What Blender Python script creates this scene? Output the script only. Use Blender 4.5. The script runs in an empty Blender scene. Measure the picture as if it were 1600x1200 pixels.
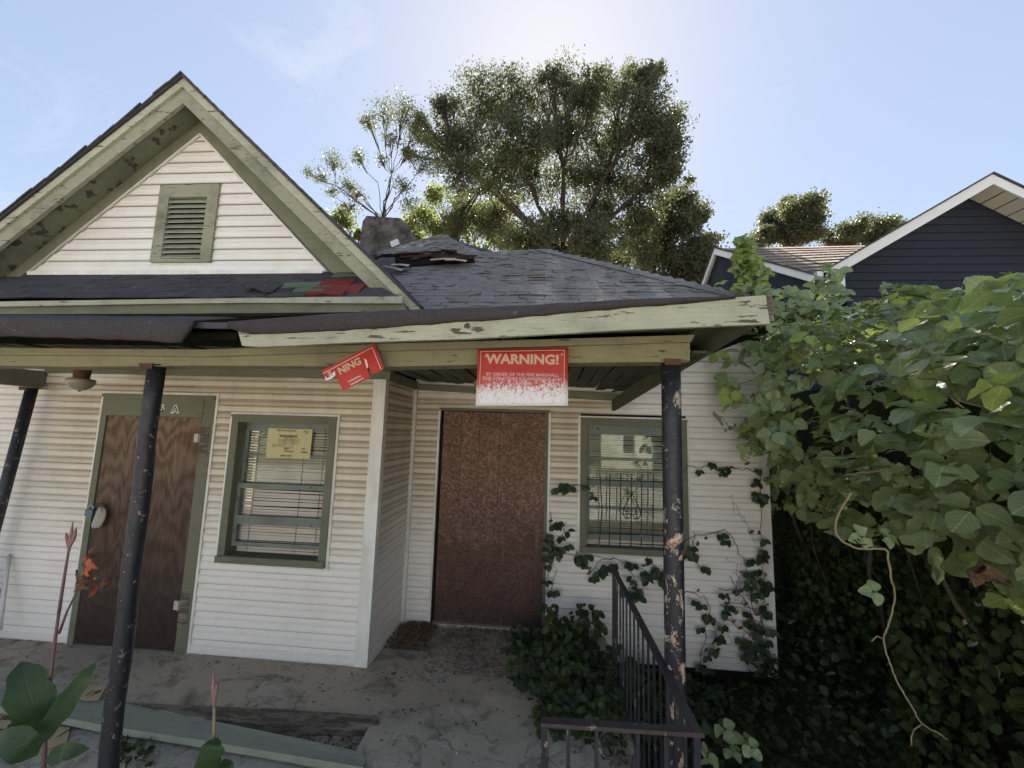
import bpy, math, random
import numpy as np
from mathutils import Vector, Matrix, noise
R = math.radians
random.seed(7); rng = np.random.default_rng(7)
sc = bpy.context.scene
col = sc.collection

# ---------------------------------------------------------------- camera
CAM = Vector((0, -3.3, 1.85))
FPX = 630.0                       # focal length in photo pixels (1600 wide)
pitch, yaw, roll = R(6.8), R(-4.69), R(1.69)
fw = Vector((math.sin(yaw)*math.cos(pitch), math.cos(yaw)*math.cos(pitch), math.sin(pitch)))
rt = Vector((math.cos(yaw), -math.sin(yaw), 0)); up = rt.cross(fw)
rt, up = math.cos(roll)*rt + math.sin(roll)*up, -math.sin(roll)*rt + math.cos(roll)*up
cam = bpy.data.objects.new('camera', bpy.data.cameras.new('camera')); col.objects.link(cam)
cam.data.sensor_width = 36; cam.data.lens = 36*FPX/1600
cam.data.clip_start = 0.05; cam.data.clip_end = 2000
mw = Matrix((rt, up, -fw)).transposed().to_4x4(); mw.translation = CAM
cam.matrix_world = mw
sc.camera = cam
# ---------------------------------------------------------------- light
SUN_EL, SUN_AZ = R(45.5), R(0)
world = bpy.data.worlds.new('World'); sc.world = world; world.use_nodes = True
wn = world.node_tree; wn.nodes.clear()
wo = wn.nodes.new('ShaderNodeOutputWorld'); bg = wn.nodes.new('ShaderNodeBackground')
sky = wn.nodes.new('ShaderNodeTexSky'); sky.sky_type = 'NISHITA'; sky.sun_disc = False
sky.sun_elevation = SUN_EL; sky.sun_rotation = SUN_AZ; sky.altitude = 0
sky.air_density = 1.0; sky.dust_density = 0.4; sky.ozone_density = 0.6
# thin cirrus wisps, all over the sky
tc = wn.nodes.new('ShaderNodeTexCoord'); mp = wn.nodes.new('ShaderNodeMapping')
mp.inputs['Scale'].default_value = (2.2, 5.0, 9.0); mp.inputs['Rotation'].default_value = (0.3, 0.5, 0.4)
nz = wn.nodes.new('ShaderNodeTexNoise'); nz.inputs['Scale'].default_value = 1.0; nz.inputs['Detail'].default_value = 7
nz.inputs['Roughness'].default_value = 0.62; nz.inputs['Distortion'].default_value = 0.6
rp = wn.nodes.new('ShaderNodeValToRGB'); rp.color_ramp.elements[0].position = 0.60; rp.color_ramp.elements[1].position = 0.86
rp.color_ramp.elements[1].color = (0.2, 0.2, 0.2, 1)
mx = wn.nodes.new('ShaderNodeMix'); mx.data_type = 'RGBA'; mx.inputs[7].default_value = (11, 11.5, 12.5, 1)
wn.links.new(tc.outputs['Generated'], mp.inputs['Vector']); wn.links.new(mp.outputs[0], nz.inputs['Vector'])
wn.links.new(nz.outputs[0], rp.inputs[0]); wn.links.new(rp.outputs[0], mx.inputs[0]); wn.links.new(sky.outputs[0], mx.inputs[6])
# summer haze: the whole dome is compressed and slightly greyed in the same way
bw = wn.nodes.new('ShaderNodeRGBToBW'); wn.links.new(mx.outputs[2], bw.inputs[0])
hz = wn.nodes.new('ShaderNodeMix'); hz.data_type = 'RGBA'; hz.inputs[0].default_value = 0.38
wn.links.new(mx.outputs[2], hz.inputs[6]); wn.links.new(bw.outputs[0], hz.inputs[7])
dv_ = wn.nodes.new('ShaderNodeMath'); dv_.operation = 'MULTIPLY_ADD'; wn.links.new(bw.outputs[0], dv_.inputs[0]); dv_.inputs[1].default_value = 1/2.5; dv_.inputs[2].default_value = 1.0
iv = wn.nodes.new('ShaderNodeMath'); iv.operation = 'DIVIDE'; iv.inputs[0].default_value = 1.9; wn.links.new(dv_.outputs[0], iv.inputs[1])
sc_ = wn.nodes.new('ShaderNodeVectorMath'); sc_.operation = 'SCALE'; wn.links.new(hz.outputs[2], sc_.inputs[0]); wn.links.new(iv.outputs[0], sc_.inputs['Scale'])
wn.links.new(sc_.outputs[0], bg.inputs['Color']); wn.links.new(bg.outputs[0], wo.inputs['Surface'])
bg.inputs['Strength'].default_value = 0.056
sun = bpy.data.objects.new('sun', bpy.data.lights.new('sun', 'SUN')); col.objects.link(sun)
sun.data.energy = 5.0; sun.data.angle = R(0.5); sun.data.color = (1, 0.93, 0.83)
sd = Vector((math.sin(SUN_AZ)*math.cos(SUN_EL), math.cos(SUN_AZ)*math.cos(SUN_EL), math.sin(SUN_EL)))
sun.rotation_euler = sd.to_track_quat('Z', 'Y').to_euler()
sc.view_settings.view_transform = 'Standard'; sc.view_settings.look = 'None'
sc.view_settings.exposure = 2.2; sc.view_settings.gamma = 1; sc.view_settings.use_curve_mapping = False

# ---------------------------------------------------------------- helpers
def ray(x, y): return rt*((x-800)/FPX) - up*((y-600)/FPX) + fw
def P(x, y, Y):
    """the point of the vertical plane at depth Y that the photograph shows at (x, y)"""
    d = ray(x, y); return CAM + d*((Y-CAM.y)/d.y)
def PZ(x, y, Z):
    d = ray(x, y); return CAM + d*((Z-CAM.z)/d.z)

class MB:
    def __init__(s): s.v = []; s.f = []; s.uv = []; s.mi = []
    def add(s, vs, fs, uvs=None, m=0):
        b = len(s.v); s.v += [tuple(p) for p in vs]; s.f += [tuple(b+i for i in q) for q in fs]
        s.uv += uvs if uvs else [(0, 0)]*len(vs); s.mi += [m]*len(fs)
    def box(s, x0, x1, y0, y1, z0, z1, m=0):
        s.hexa([(x0, y0, z0), (x1, y0, z0), (x1, y0, z1), (x0, y0, z1)], [(x0, y1, z0), (x1, y1, z0), (x1, y1, z1), (x0, y1, z1)], m)
    def hexa(s, a, b, m=0):
        n = len(a); fs = [tuple(range(n)), tuple(range(2*n-1, n-1, -1))]
        fs += [(i+n, (i+1) % n+n, (i+1) % n, i) for i in range(n)]
        s.add(list(a)+list(b), fs, None, m)
    def prism(s, pts, dv, m=0):
        dv = Vector(dv); s.hexa([Vector(p) for p in pts], [Vector(p)+dv for p in pts], m)
    def bar(s, a, b, w, h, upv=(0, 0, 1), m=0):
        a = Vector(a); b = Vector(b); d = (b-a).normalized(); sx = d.cross(Vector(upv)).normalized()*w/2; sz = sx.cross(d).normalized()*h/2
        s.hexa([a-sx-sz, a+sx-sz, a+sx+sz, a-sx+sz], [b-sx-sz, b+sx-sz, b+sx+sz, b-sx+sz], m)
    def tube(s, pts, r, n=8, cap=True, m=0):
        pts = [Vector(p) for p in pts]; rs = r if isinstance(r, (list, tuple)) else [r]*len(pts)
        ref = Vector((0.31, 0.2, 0.93)); vs = []; fs = []
        for i, p in enumerate(pts):
            d = (pts[min(i+1, len(pts)-1)]-pts[max(i-1, 0)])
            if d.length < 1e-9: d = Vector((0, 0, 1))
            d.normalize(); a = d.cross(ref)
            if a.length < .05: a = d.cross(Vector((1, 0, 0)))
            a.normalize(); b = d.cross(a)
            for k in range(n):
                t = 2*math.pi*k/n; vs.append(p+(a*math.cos(t)+b*math.sin(t))*rs[i])
        for i in range(len(pts)-1):
            for k in range(n): fs.append((i*n+k, i*n+(k+1) % n, (i+1)*n+(k+1) % n, (i+1)*n+k))
        if cap: fs.append(tuple(range(n-1, -1, -1))); fs.append(tuple((len(pts)-1)*n+k for k in range(n)))
        s.add(vs, fs, None, m)
    def mesh(s, name, mats, smooth=False):
        me = bpy.data.meshes.new(name); me.from_pydata(s.v, [], s.f)
        for mt in (mats if isinstance(mats, (list, tuple)) else [mats]): me.materials.append(mt)
        if any(s.mi): me.polygons.foreach_set('material_index', s.mi)
        if any(u != (0, 0) for u in s.uv):
            l = me.uv_layers.new(name='UVMap'); idx = np.zeros(len(me.loops), int); me.loops.foreach_get('vertex_index', idx)
            l.data.foreach_set('uv', np.array(s.uv, float)[idx].ravel())
        if smooth: me.polygons.foreach_set('use_smooth', [True]*len(me.polygons))
        me.update(); return me
    def build(s, name, mats, parent=None, smooth=False, **kw):
        return link(name, s.mesh(name, mats, smooth), parent, **kw)

def link(name, data, parent=None, mat=None, **kw):
    o = bpy.data.objects.new(name, data); col.objects.link(o)
    if parent is not None: o.parent = parent
    if mat is not None: o.matrix_basis = mat
    for k, v in kw.items(): o[k] = v
    return o
def empty(name, loc=(0, 0, 0), **kw):
    o = bpy.data.objects.new(name, None); col.objects.link(o); o.location = loc; o.empty_display_size = .2
    for k, v in kw.items(): o[k] = v
    return o
def local(o, p): return Vector(p)-o.location
def frame(origin, x, y, z=None):
    x = Vector(x).normalized(); y = Vector(y); y = (y-x*y.dot(x)).normalized(); z = x.cross(y)
    m = Matrix((x, y, z)).transposed().to_4x4(); m.translation = Vector(origin); return m

# ---------------------------------------------------------------- materials
class NT:
    def __init__(s, name, rough=.7, spec=.3):
        s.m = bpy.data.materials.new(name); s.m.use_nodes = True; s.t = s.m.node_tree; s.n = s.t.nodes
        s.b = s.n['Principled BSDF']; s.b.inputs['Roughness'].default_value = rough
        s.b.inputs['Specular IOR Level'].default_value = spec
        s.pos = s.n.new('ShaderNodeNewGeometry').outputs['Position']
    def node(s, t, **kw):
        n = s.n.new(t)
        for k, v in kw.items(): setattr(n, k, v)
        return n
    def L(s, a, b): s.t.links.new(a, b)
    def mapv(s, scale=(1, 1, 1), rot=(0, 0, 0), src=None, loc=(0, 0, 0)):
        n = s.node('ShaderNodeMapping'); n.inputs['Scale'].default_value = scale; n.inputs['Rotation'].default_value = rot
        n.inputs['Location'].default_value = loc; s.L(src or s.pos, n.inputs['Vector']); return n.outputs[0]
    def obj(s): return s.node('ShaderNodeTexCoord').outputs['Object']
    def noise(s, scale, detail=5, rough=.6, dist=0, vec=None):
        n = s.node('ShaderNodeTexNoise'); n.inputs['Scale'].default_value = scale; n.inputs['Detail'].default_value = detail
        n.inputs['Roughness'].default_value = rough; n.inputs['Distortion'].default_value = dist; s.L(vec or s.pos, n.inputs['Vector']); return n.outputs[0]
    def ramp(s, fac, stops, const=False):
        n = s.node('ShaderNodeValToRGB'); e = n.color_ramp.elements
        if const: n.color_ramp.interpolation = 'CONSTANT'
        while len(e) < len(stops): e.new(.5)
        for i, (p, c) in enumerate(stops):
            e[i].position = p; e[i].color = (c, c, c, 1) if isinstance(c, (int, float)) else (*c, 1)
        s.L(fac, n.inputs[0]); return n.outputs[0]
    def mix(s, fac, a, b, mode='MIX'):
        n = s.node('ShaderNodeMix', data_type='RGBA', blend_type=mode)
        for sock, v in ((n.inputs[0], fac), (n.inputs[6], a), (n.inputs[7], b)):
            if isinstance(v, (int, float)): sock.default_value = v if sock == n.inputs[0] else (v, v, v, 1)
            elif isinstance(v, tuple): sock.default_value = (*v, 1)
            else: s.L(v, sock)
        return n.outputs[2]
    def math(s, op, a, b=0.0, clamp=False):
        n = s.node('ShaderNodeMath', operation=op, use_clamp=clamp)
        for k, v in ((0, a), (1, b)):
            if isinstance(v, (int, float)): n.inputs[k].default_value = v
            else: s.L(v, n.inputs[k])
        return n.outputs[0]
    def sep(s, src=None):
        n = s.node('ShaderNodeSeparateXYZ'); s.L(src or s.pos, n.inputs[0]); return n.outputs
    def island(s): return s.node('ShaderNodeNewGeometry').outputs['Random Per Island']
    def objrand(s): return s.node('ShaderNodeObjectInfo').outputs['Random']
    def color(s, c):
        if isinstance(c, tuple): s.b.inputs['Base Color'].default_value = (*c, 1)
        else: s.L(c, s.b.inputs['Base Color'])
        return s
    def rough(s, r): s.L(r, s.b.inputs['Roughness']); return s
    def bump(s, h, strength=.4, dist=.01):
        n = s.node('ShaderNodeBump'); n.inputs['Strength'].default_value = strength; n.inputs['Distance'].default_value = dist
        s.L(h, n.inputs['Height']); s.L(n.outputs[0], s.b.inputs['Normal']); return s

def peeling(name, c1, c2, bare=(.16, .12, .09), stretch=(3, 12, 22), thr=.63, rough=.75, dark=(.05, .045, .035), dirt=.5):
    m = NT(name, rough)
    v = m.mapv(stretch); n1 = m.noise(2.0, 7, .65, .3, v); n2 = m.noise(1.3, 4, .6)
    fine = m.noise(1.0, 8, .7, .2, m.mapv((6, 60, 90)))
    base = m.mix(n2, c1, c2)
    base = m.mix(m.ramp(fine, [(.42, .0), (.7, .45)]), base, tuple(x*.55 for x in c1))
    base = m.mix(m.math('MULTIPLY', m.ramp(m.noise(2.3, 6, .7), [(.5, 0), (.75, 1)]), dirt), base, dark)
    mask = m.ramp(n1, [(thr, 0), (thr+.012, 1)])
    wood = m.mix(m.noise(3, 6, .7, 0, m.mapv((4, 40, 60))), dark, bare)
    m.color(m.mix(mask, base, wood))
    m.bump(m.math('SUBTRACT', fine, m.math('MULTIPLY', mask, .8)), .5, .006)
    return m.m
MAT = {}
MAT['fascia'] = peeling('pale_green_paint', (.50, .50, .385), (.37, .375, .275), thr=.615, dirt=.5)
MAT['olive'] = peeling('olive_paint', (.235, .24, .165), (.165, .168, .115), thr=.68, dirt=.5)
MAT['rake'] = peeling('weathered_cream_green_paint', (.37, .365, .275), (.25, .25, .18), thr=.62, dirt=.6)
MAT['beam'] = peeling('yellow_green_beam_paint', (.32, .30, .18), (.21, .20, .12), bare=(.13, .09, .06), thr=.63, dirt=.55)
MAT['trim'] = peeling('sage_window_paint', (.205, .205, .145), (.15, .152, .105), thr=.68, stretch=(20, 20, 6), dirt=.4)
MAT['sash'] = peeling('blue_green_sash_paint', (.25, .275, .235), (.175, .20, .17), bare=(.2, .18, .15), thr=.60, stretch=(12, 12, 8), dirt=.5)
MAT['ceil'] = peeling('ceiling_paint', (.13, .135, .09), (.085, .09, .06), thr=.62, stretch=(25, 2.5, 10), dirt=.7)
MAT['rotdark'] = peeling('dark_rot', (.10, .075, .055), (.05, .038, .03), thr=.5, dirt=.8)
MAT['soffitpeel'] = peeling('peeling_gable_soffit', (.235, .24, .165), (.18, .185, .125), stretch=(3.5, 3, 3.5), thr=.565, dirt=.6, bare=(.10, .085, .065))
MAT['plank'] = peeling('painted_plank', (.34, .37, .29), (.27, .295, .235), thr=.72, stretch=(3, 14, 14), dirt=.35)
MAT['rotwood'] = peeling('rotten_timber', (.27, .235, .19), (.17, .145, .115), thr=.5, dirt=.7)

def siding_mat():
    m = NT('vinyl_siding', .45, .4); x, y, z = m.sep()
    ph = m.math('FRACT', m.math('DIVIDE', m.math('ADD', z, 10.044), .108))
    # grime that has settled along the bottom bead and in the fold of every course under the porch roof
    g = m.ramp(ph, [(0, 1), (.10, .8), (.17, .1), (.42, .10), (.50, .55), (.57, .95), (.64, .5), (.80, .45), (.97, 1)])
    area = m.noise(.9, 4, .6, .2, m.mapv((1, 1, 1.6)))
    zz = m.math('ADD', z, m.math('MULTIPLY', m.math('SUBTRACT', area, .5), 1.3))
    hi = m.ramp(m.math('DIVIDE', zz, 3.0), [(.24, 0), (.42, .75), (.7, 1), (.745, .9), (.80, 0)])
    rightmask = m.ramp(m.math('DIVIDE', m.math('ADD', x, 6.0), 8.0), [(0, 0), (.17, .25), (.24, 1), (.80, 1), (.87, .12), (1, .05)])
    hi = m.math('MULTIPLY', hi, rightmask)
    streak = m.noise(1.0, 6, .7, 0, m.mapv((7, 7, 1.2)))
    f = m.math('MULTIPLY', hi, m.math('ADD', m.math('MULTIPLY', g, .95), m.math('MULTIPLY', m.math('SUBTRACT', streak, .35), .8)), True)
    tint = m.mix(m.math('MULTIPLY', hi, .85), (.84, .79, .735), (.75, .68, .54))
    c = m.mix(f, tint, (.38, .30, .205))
    c = m.mix(m.math('MULTIPLY', m.ramp(m.noise(3.0, 8, .75), [(.5, 0), (.8, .5)]), .5), c, (.38, .35, .28))
    low = m.ramp(m.math('ADD', z, m.math('MULTIPLY', streak, .12)), [(.0, .5), (.16, 0)])
    c = m.mix(m.math('MULTIPLY', low, .5), c, (.35, .31, .25))
    seam = m.ramp(ph, [(0, 1), (.035, .9), (.075, .15), (.2, 0), (.95, 0), (1, .9)])
    c = m.mix(m.math('MULTIPLY', seam, m.ramp(m.noise(4, 5, .6), [(.3, .4), (.7, .8)])), c, (.30, .25, .20))
    specks = m.ramp(m.noise(38, 3, .6), [(.74, 0), (.76, .7)])
    c = m.mix(m.math('MULTIPLY', specks, .5), c, (.2, .15, .1))
    m.color(c).bump(m.noise(1, 4, .6, 0, m.mapv((3, 3, 90))), .12, .004); return m.m
MAT['siding'] = siding_mat()
m = NT('gable_siding', .45, .4)
c = m.mix(m.ramp(m.noise(2.0, 7, .7), [(.4, 0), (.8, .7)]), (.82, .80, .77), (.62, .56, .48))
x, y, z = m.sep(); ph = m.math('FRACT', m.math('DIVIDE', m.math('ADD', z, 10.069), .108))
MAT['gsiding'] = m.color(m.mix(m.ramp(ph, [(0, 1), (.05, .8), (.09, .2), (.2, 0), (.93, 0), (1, .9)]), c, (.50, .42, .34))).m
m = NT('white_corner_board', .5, .4)
MAT['white'] = m.color(m.mix(m.ramp(m.noise(1.0, 7, .7, 0, m.mapv((5, 5, 1.5))), [(.4, 0), (.75, .8)]), (.80, .79, .76), (.52, .46, .36))).m
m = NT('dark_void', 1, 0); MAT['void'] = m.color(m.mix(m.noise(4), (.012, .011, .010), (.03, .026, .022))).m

def shingle_mat(name, c1, c2, speck=.5):
    m = NT(name, .92, .15)
    v = m.mix(m.objrand(), c1, c2); v = m.mix(m.math('MULTIPLY', m.noise(1.1, 5, .65), .7), v, tuple(x*.55 for x in c1))
    gr = m.noise(330, 2, .7); v = m.mix(m.ramp(gr, [(.45, 0), (.72, speck)]), v, tuple(min(1, x*2.6+.05) for x in c2))
    v = m.mix(m.ramp(m.noise(13, 5, .7), [(.62, 0), (.72, .5)]), v, (.30, .30, .32))
    m.color(v).bump(gr, .5, .003); return m.m
MAT['shingle'] = shingle_mat('charcoal_shingle', (.165, .148, .138), (.24, .222, .208))
MAT['shingle_dark'] = shingle_mat('dark_felt_shingle', (.055, .052, .058), (.085, .08, .088), .3)
MAT['shingle_red'] = shingle_mat('red_shingle', (.19, .035, .03), (.27, .055, .05), .25)
MAT['shingle_green'] = shingle_mat('green_shingle', (.09, .13, .085), (.14, .19, .13), .35)
MAT['shingle_tan'] = shingle_mat('tan_shingle', (.26, .20, .155), (.37, .29, .23), .3)
MAT['roll'] = shingle_mat('rolled_roofing', (.052, .045, .047), (.075, .066, .068), .35)

def osb():
    m = NT('painted_strand_board', .8, .2)
    a = m.noise(9, 5, .72, 4.5); b = m.noise(1, 4, .75, 3.0, m.mapv((12, 12, 26), (0, .5, 0)))
    s = m.math('MULTIPLY', m.math('ADD', a, b), .5)
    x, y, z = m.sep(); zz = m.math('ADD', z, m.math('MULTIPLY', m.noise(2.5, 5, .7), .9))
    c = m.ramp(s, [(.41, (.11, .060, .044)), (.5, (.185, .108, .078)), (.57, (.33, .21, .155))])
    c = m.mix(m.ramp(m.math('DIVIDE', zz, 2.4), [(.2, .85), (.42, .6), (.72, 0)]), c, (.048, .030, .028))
    c = m.mix(m.ramp(m.noise(1.8, 6, .7, .4), [(.5, 0), (.68, .5)]), c, (.07, .042, .034)); c = m.mix(m.ramp(m.noise(1, 5, .7, 0, m.mapv((14, 14, .8))), [(.58, 0), (.7, .45)]), c, (.26, .18, .14))
    c = m.mix(m.ramp(m.math('DIVIDE', m.math('ADD', z, m.math('MULTIPLY', m.noise(9), .15)), 1.0), [(.07, .8), (.12, 0)]), c, (.17, .15, .12))
    m.color(c).bump(s, .6, .006); return m.m
MAT['osb'] = osb()
def ply():
    m = NT('weathered_plywood', .75, .2)
    v = m.mapv((1.0, 1, .26)); wv = m.node('ShaderNodeTexWave', wave_type='RINGS'); wv.inputs['Scale'].default_value = 7
    n = m.noise(3.2, 3, .5, .4, v); wob = m.node('ShaderNodeCombineXYZ'); x, y, z = m.sep(v)
    m.L(m.math('ADD', x, m.math('MULTIPLY', n, .55)), wob.inputs[0]); m.L(m.math('ADD', z, m.math('MULTIPLY', n, .35)), wob.inputs[1])
    m.L(wob.outputs[0], wv.inputs['Vector']); wv.inputs['Distortion'].default_value = 3; wv.inputs['Detail'].default_value = 3; wv.inputs['Detail Scale'].default_value = 1.4
    f = m.noise(1, 5, .7, 0, m.mapv((60, 60, 4)))
    s = m.math('ADD', m.math('MULTIPLY', wv.outputs[1], .20), m.math('MULTIPLY', f, .65))
    c = m.ramp(s, [(.28, (.105, .065, .042)), (.46, (.19, .125, .085)), (.68, (.27, .185, .13))])
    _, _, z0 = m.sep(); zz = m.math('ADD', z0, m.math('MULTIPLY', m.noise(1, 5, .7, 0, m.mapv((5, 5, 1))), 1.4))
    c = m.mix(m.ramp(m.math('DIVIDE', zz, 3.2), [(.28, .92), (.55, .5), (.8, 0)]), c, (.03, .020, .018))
    vo = m.node('ShaderNodeTexVoronoi'); vo.inputs['Scale'].default_value = 2.4; m.L(m.mapv((1, 0, .8), loc=(.15, 0, .1)), vo.inputs['Vector'])
    c = m.mix(m.ramp(vo.outputs[0], [(.05, .9), (.12, 0)]), c, (.03, .016, .012))
    m.color(c).bump(s, .4, .003); return m.m
MAT['ply'] = ply()

def iron(name, rust, cream, thr, thr2):
    m = NT(name, .42, .5)
    n1 = m.noise(4.5, 8, .72, .4, m.mapv((1.6, 1.6, 1))); n2 = m.noise(24, 6, .7); n3 = m.noise(4, 6, .7)
    base = m.mix(n3, (.010, .011, .018), (.030, .03, .038))
    base = m.mix(m.ramp(n2, [(thr2, 0), (thr2+.02, 1)]), base, m.mix(n3, (.35, .28, .25), rust))
    mask = m.ramp(m.math('ADD', n1, m.math('MULTIPLY', n2, .12)), [(thr, 0), (thr+.008, 1)])
    edge = m.ramp(m.math('ADD', n1, m.math('MULTIPLY', n2, .12)), [(thr-.015, 0), (thr, 1)])
    base = m.mix(edge, base, (.55, .5, .42)); inner = m.mix(m.ramp(m.noise(30, 5, .7), [(.4, 0), (.6, 1)]), cream, rust)
    m.color(m.mix(mask, base, inner)).bump(m.math('SUBTRACT', n2, mask), .5, .004)
    m.rough(m.ramp(n2, [(.3, .3), (.7, .75)])); return m.m
MAT['post'] = iron('black_pole_paint', (.20, .10, .065), (.26, .15, .10), .69, .615)
MAT['postpeel'] = iron('peeling_black_pole_paint', (.30, .12, .055), (.66, .52, .38), .648, .625)
MAT['iron'] = iron('rusty_black_iron', (.06, .035, .028), (.09, .05, .04), .67, .68)
MAT['railtop'] = iron('weathered_rail_cap', (.05, .035, .035), (.06, .045, .045), .45, .66)

def concrete():
    m = NT('painted_porch_concrete', .85, .25); x, y, z = m.sep()
    n1 = m.noise(1.3, 8, .65, .5); n2 = m.noise(7, 8, .7, .3)
    paint = m.mix(m.noise(.8, 4, .6), (.41, .335, .25), (.46, .385, .295))
    green = m.mix(n2, (.40, .38, .29), (.48, .445, .35))
    paint = m.mix(m.ramp(m.math('SUBTRACT', 0.0, y), [(.2, 0), (.9, 1)]), paint, green)
    bare = m.mix(n2, (.38, .34, .29), (.50, .45, .39))
    c = m.mix(m.ramp(n1, [(.56, 0), (.60, .7)]), paint, bare)
    ed = m.ramp(n1, [(.54, 0), (.565, 1), (.575, 0)]); c = m.mix(m.math('MULTIPLY', ed, .45), c, (.05, .045, .04))
    c = m.mix(m.math('MULTIPLY', m.ramp(m.noise(2.2, 8, .75, 1.0), [(.53, 0), (.64, 1)]), .7), c, (.10, .075, .058))
    vo = m.node('ShaderNodeTexVoronoi', feature='DISTANCE_TO_EDGE'); vo.inputs['Scale'].default_value = .9; wv_ = m.node('ShaderNodeVectorMath', operation='ADD'); nn_ = m.node('ShaderNodeTexNoise'); nn_.inputs['Scale'].default_value = 3; nn_.inputs['Detail'].default_value = 6; m.L(m.pos, nn_.inputs['Vector']); m.L(m.pos, wv_.inputs[0]); m.L(nn_.outputs['Color'], wv_.inputs[1]); m.L(wv_.outputs[0], vo.inputs['Vector'])
    crack = m.math('MULTIPLY', m.ramp(vo.outputs[0], [(0, 1), (.006, .8), (.014, 0)]), m.ramp(m.noise(1.1, 3, .6), [(.45, 0), (.55, 1)])); c = m.mix(m.math('MULTIPLY', crack, .55), c, (.07, .055, .045))
    c = m.mix(m.ramp(m.noise(60, 4, .7), [(.6, 0), (.75, .5)]), c, (.4, .37, .33))
    m.color(c).bump(m.math('ADD', n2, m.math('MULTIPLY', n1, 2)), .5, .02); return m.m
MAT['concrete'] = concrete()
m = NT('earth', .95, .1); n1 = m.noise(3, 8, .7); x, y, z = m.sep()
near = m.mix(m.ramp(n1, [(.35, 0), (.65, 1)]), (.10, .075, .055), (.22, .18, .14))
far = m.mix(m.noise(.6, 6, .6), (.13, .13, .085), (.24, .22, .17))
MAT['earth'] = m.color(m.mix(m.ramp(m.math('DIVIDE', m.math('SUBTRACT', -3.0, y), 4.0), [(0, 0), (.5, 1)]), near, far)).bump(m.noise(14, 6, .7), .6, .03).m
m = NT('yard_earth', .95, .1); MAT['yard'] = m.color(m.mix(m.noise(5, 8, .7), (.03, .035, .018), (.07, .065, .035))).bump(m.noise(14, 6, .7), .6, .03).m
m = NT('street_bounce_concrete', .9, .1); MAT['street'] = m.color(m.mix(m.noise(2, 6, .6), (.42, .40, .36), (.52, .49, .45))).m

def leafmat(name, top, top2, trans, rough=.5, spec=.35, veins=True, tw=.35, vn=5.5, vs_=.35):
    m = NT(name, rough, spec); isl = m.island()
    c = m.mix(isl, top, top2); c = m.mix(m.math('MULTIPLY', m.noise(1.6, 3, .6), .45), c, tuple(v*.6 for v in top))
    if veins:
        uv = m.node('ShaderNodeTexCoord').outputs['UV']; u, v, _ = m.sep(uv)
        av = m.math('ABSOLUTE', m.math('SUBTRACT', v, .5))
        w = m.math('FRACT', m.math('MULTIPLY', m.math('SUBTRACT', u, m.math('MULTIPLY', av, .8)), vn))
        line = m.math('MAXIMUM', m.ramp(w, [(0, 1), (.08, .4), (.16, 0)]), m.ramp(av, [(0, 1), (.018, .8), (.035, 0)]))
        c = m.mix(m.math('MULTIPLY', line, vs_), c, tuple(min(1, x*1.9+.02) for x in top2))
        m.bump(line, .35, .004)
    spots = m.ramp(m.noise(45, 4, .7), [(.68, 0), (.72, .7)]); c = m.mix(m.math('MULTIPLY', spots, .5), c, (.16, .13, .06))
    m.color(c)
    tr = m.node('ShaderNodeBsdfTranslucent'); m.L(m.mix(.5, c, trans), tr.inputs[0])
    ms = m.node('ShaderNodeMixShader'); ms.inputs[0].default_value = tw
    m.L(m.b.outputs[0], ms.inputs[1]); m.L(tr.outputs[0], ms.inputs[2]); m.L(ms.outputs[0], m.n['Material Output'].inputs[0]); return m.m
MAT['kudzu'] = leafmat('kudzu_leaf', (.17, .24, .095), (.36, .42, .20), (.42, .52, .08), .33, .6)
MAT['kudzu_young'] = leafmat('young_kudzu_leaf', (.30, .40, .10), (.38, .48, .13), (.5, .6, .12), .5, .3)
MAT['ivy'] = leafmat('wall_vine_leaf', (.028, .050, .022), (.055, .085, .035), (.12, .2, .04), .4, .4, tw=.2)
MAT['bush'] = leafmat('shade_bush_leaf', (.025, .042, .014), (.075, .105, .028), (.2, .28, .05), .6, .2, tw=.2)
MAT['dead'] = leafmat('dead_leaf', (.11, .06, .035), (.24, .15, .09), (.2, .12, .06), .8, .1, tw=.15)
MAT['oakleaf'] = leafmat('oak_leaf', (.058, .068, .038), (.105, .115, .06), (.24, .27, .09), .5, .4, False, .32)
MAT['yellowleaf'] = leafmat('yellow_elm_leaf', (.09, .12, .04), (.16, .18, .06), (.36, .42, .08), .5, .3, False, .45)  # yellow-green leaf tone, more translucent than the oak
MAT['paleleaf'] = leafmat('pale_thin_leaf', (.08, .10, .05), (.13, .15, .07), (.28, .31, .11), .5, .3, False, .3)
MAT['canna'] = leafmat('canna_leaf', (.045, .085, .035), (.055, .10, .042), (.15, .3, .05), .42, .4, tw=.25, vn=16, vs_=.13)
m = NT('vine_stem', .7); MAT['stem'] = m.color(m.mix(m.noise(9), (.20, .15, .08), (.36, .30, .17))).m
m = NT('dark_stem', .8); MAT['dstem'] = m.color(m.mix(m.noise(9), (.06, .045, .035), (.13, .10, .08))).m
m = NT('bark', .9, .1); MAT['bark'] = m.color(m.mix(m.noise(1, 6, .7, 0, m.mapv((5, 5, 1))), (.035, .03, .025), (.09, .075, .06))).bump(m.noise(8, 6, .7), .6, .05).m
m = NT('canna_stem', .6); MAT['cstem'] = m.color(m.mix(m.noise(12), (.13, .075, .075), (.20, .12, .11))).m
m = NT('canna_petal', .6); MAT['petal'] = m.color(m.mix(m.noise(16, 4), (.55, .12, .04), (.28, .10, .05))).m
m = NT('canna_bud', .6); MAT['bud'] = m.color(m.mix(m.noise(22, 4), (.33, .17, .18), (.22, .13, .12))).m
m = NT('window_glass', .06, .6); m.color((.02, .022, .022)); m.b.inputs['Transmission Weight'].default_value = .0
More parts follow.
